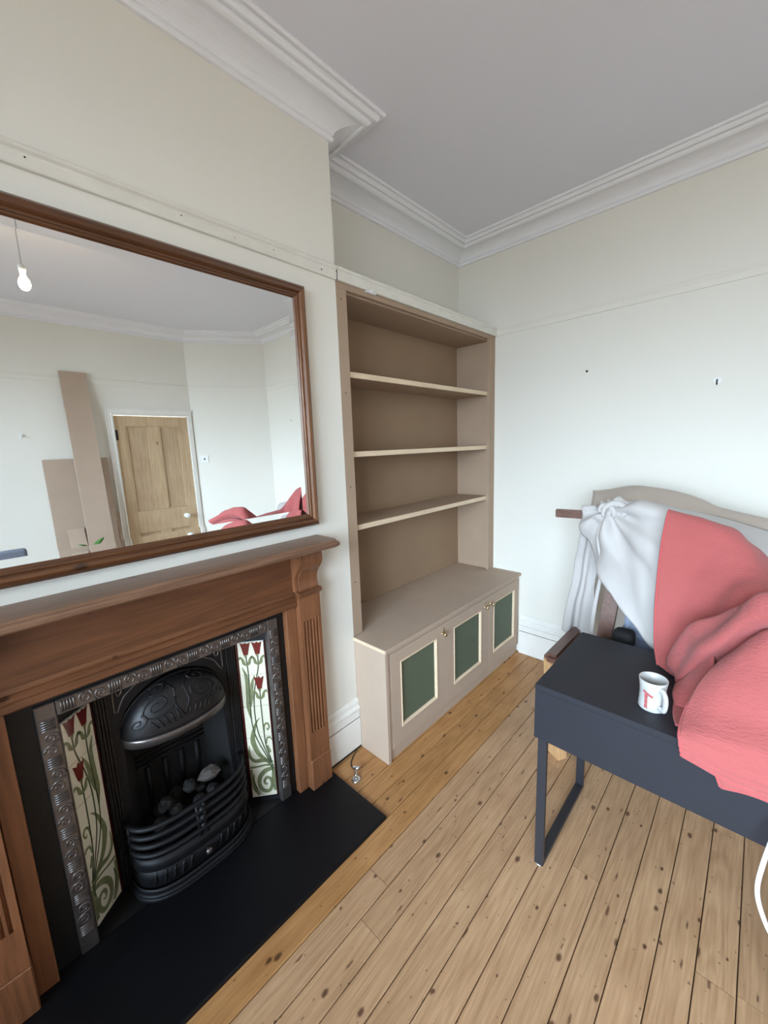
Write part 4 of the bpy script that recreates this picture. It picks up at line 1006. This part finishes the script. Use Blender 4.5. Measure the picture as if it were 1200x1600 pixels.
# B: broad front fold sloping down to the desk edge and hanging over
QB = patch(bm, [
 [(1.366, .270, .800), (1.400, .260, .860), (1.440, .25, .90), (1.57, .22, .90), (1.77, .18, .85)],
 [(1.352, .200, .885), (1.402, .192, .965), (1.448, .18, .995), (1.58, .15, .985), (1.78, .12, .92)],
 [(1.326, .148, .868), (1.392, .135, .955), (1.452, .125, .985), (1.59, .10, .97), (1.79, .08, .92)],
 [(1.294, .100, .810), (1.368, .090, .875), (1.446, .080, .905), (1.60, .06, .89), (1.80, .05, .86)],
 [(1.278, .045, .755), (1.350, .038, .795), (1.440, .030, .815), (1.60, .02, .80), (1.80, .02, .79)],
 [(1.277, -.006, .735), (1.350, -.012, .750), (1.440, -.018, .765), (1.60, -.02, .76), (1.85, -.02, .76)],
 [(1.284, -.022, .703), (1.345, -.026, .700), (1.440, -.030, .700), (1.60, -.03, .70), (1.85, -.03, .70)],
 [(1.288, -.022, .682), (1.345, -.026, .676), (1.440, -.028, .668), (1.60, -.03, .66), (1.85, -.03, .66)]],
 12, 8, lambda u, v, p: crk(.006, .0015, 9, 34)(u, v, p)*(.5+.5*min(1, 4*u))+(.0022*math.sin(2*PI*13*v+2*noise.noise(p*9)) if v > .72 else 0), .007)
# lower layer showing under the hem
QD = patch(bm, [
 [(1.335, -.006, .706), (1.44, -.008, .706), (1.60, -.008, .70), (1.85, -.01, .70)],
 [(1.350, -.012, .680), (1.44, -.014, .678), (1.60, -.014, .67), (1.85, -.01, .67)],
 [(1.368, -.012, .636), (1.44, -.014, .652), (1.60, -.014, .64), (1.85, -.01, .64)]],
 7, 6, crk(.003, .001), .006)
rb = obj('throw_blanket', bm, M['red'], None, True); tag(rb, 'crumpled coral muslin blanket draped over the chair and the black desk', 'blanket')
bm = bmesh.new()
tube(bm, [r[0] for r in QA], .0045, 6); tube(bm, [r[0] for r in QB[28:]], .0042, 6); tube(bm, QB[-1], .0045, 6); tube(bm, QD[-1], .0042, 6); tube(bm, [r[0] for r in QD], .0042, 6)
stuff(obj('stitched_hem', bm, M['redhem'], rb, True))

# white cable hanging from the desk
o = obj('white_cable', tube(bmesh.new(), catmull([(1.480, .001, .640), (1.466, -.035, .585), (1.454, -.06, .520), (1.450, -.07, .460), (1.462, -.07, .405), (1.490, -.06, .340), (1.54, -.05, .29), (1.60, -.03, .33), (1.62, .0, .45), (1.61, .03, .52)], 6), .005, 8), M['plast'], None, True); tag(o, 'white cable hanging in a loop from the right end of the desk', 'cable')

# ------------------------------------------------------------------ pendant bulb (seen in the mirror)
pl_ = thing('pendant_light', 'bare glowing bulb hanging on a thin flex from the ceiling, seen in the mirror', 'lamp', (1.50, -.835, H))
obj('ceiling_rose', lathe(bmesh.new(), [(.040, H-.0005), (.038, H-.012), (.020, H-.022), (.006, H-.026)], (1.50, -.835, 0), 24), M['plast'], pl_, True)
obj('flex', tube(bmesh.new(), [(1.50, -.835, H-.02), (1.50, -.835, 2.485)], .0028, 6), M['chrome'], pl_)
obj('lamp_holder', lathe(bmesh.new(), [(.007, 2.490), (.015, 2.483), (.016, 2.462), (.014, 2.458), (.012, 2.442)], (1.50, -.835, 0), 18), M['plast'], pl_, True)
bl = obj('bulb', lathe(bmesh.new(), [(.010, 2.442), (.012, 2.432), (.021, 2.416), (.0255, 2.396), (.022, 2.378), (.012, 2.367), (.003, 2.365)], (1.50, -.835, 0), 22), M['glow'], pl_, True)

# ------------------------------------------------------------------ boards leaning on the far wall (seen in the mirror)
def lean(name, label, y0, y1, ln, xb, ztop, th=.018, xt=None, mat='mdf2'):
    # foot at xb, top touches the wall
    xt = xt or 3.418-th; a = Vector((xb, 0, .003)); d = Vector((xt-xb, 0, ztop)).normalized()
    yc = (y0+y1)/2; c = Vector(((xb+xt)/2, yc, ztop/2+.004)); nrm = Vector((d.z, 0, -d.x))
    bm = obox(bmesh.new(), c, d, (0, 1, 0), nrm, Vector((xt-xb, 0, ztop)).length/2-.004, (y1-y0)/2, th/2)
    o = obj(name, bm, M[mat]); tag(o, label, 'board'); return o
lean('leaning_board', 'tallest narrow brown board leaning against the far wall, seen in the mirror', -.468, -.262, 2.3, 3.18, 2.290)
lean('leaning_board', 'wide brown board behind the tallest one on the far wall, seen in the mirror', -.690, -.190, 1.5, 3.34, 1.490, .016)
lean('leaning_board', 'short brown board in front at the foot of the wide board, seen in the mirror', -.600, -.475, .9, 3.02, .830, .016, xt=3.345)
lean('leaning_board', 'short brown offcut leaning between the boards and the door frame, seen in the mirror', -.185, -.160, .9, 3.29, .935, .016)

# ------------------------------------------------------------------ grey chair and plant (glimpsed in the mirror)
gc = thing('grey_dining_chair', 'grey upholstered chair whose back shows at the mirror\'s lower left corner', 'chair', (2.35, -1.22, 0))
obj('backrest', bx(2.33, -1.46, .46, 2.39, -.965, .888, bev=.02, seg=3), M['grey'], gc, True)
obj('seat', bx(2.34, -1.45, .40, 2.82, -.975, .475, bev=.02, seg=3), M['grey'], gc, True)
for (lx, ly) in ((2.37, -1.43), (2.37, -.995), (2.79, -1.43), (2.79, -.995)): obj('leg', bx(lx-.015, ly-.015, .001, lx+.015, ly+.015, .405), M['steel'], gc)
pp = thing('potted_plant', 'small green leafed plant glimpsed at the bottom edge of the mirror', 'plant', (2.30, -.60, 0))
obj('pot', lathe(bmesh.new(), [(.075, .001), (.105, .19), (.112, .19), (.112, .215), (.100, .215), (.098, .195)], (2.30, -.60, 0), 24), M['pot'], pp, True)
obj('stem', tube(bmesh.new(), catmull([(2.30, -.60, .19), (2.31, -.59, .45), (2.30, -.60, .84)], 5), .006, 7), M['leafg'], pp, True)
for (dx, dy, dz, sz) in ((.03, .06, .86, .075), (-.02, -.06, .85, .07), (.05, -.02, .80, .06), (-.05, .03, .74, .06)):
    c = Vector((2.30, -.60, .82)); tip = c+Vector((dx, dy, dz-.82))*1.5; d = (tip-c); sd = d.cross(Vector((0, 0, 1))).normalized()*sz*.42
    bm = bmesh.new(); up = Vector((0, 0, .012))
    row = [(0, .05), (.25, .7), (.5, 1), (.75, .75), (1, .05)]
    A = [bm.verts.new(c+d*t_+sd*w_) for t_, w_ in row]; B = [bm.verts.new(c+d*t_+up*math.sin(PI*t_)) for t_, w_ in row]; C_ = [bm.verts.new(c+d*t_-sd*w_) for t_, w_ in row]
    for i in range(4): bm.faces.new((A[i], A[i+1], B[i+1], B[i])); bm.faces.new((B[i], B[i+1], C_[i+1], C_[i]))
    lf = obj('leaf', bm, M['leaf'], pp, True); lf.modifiers.new('s', 'SOLIDIFY').thickness = .0015
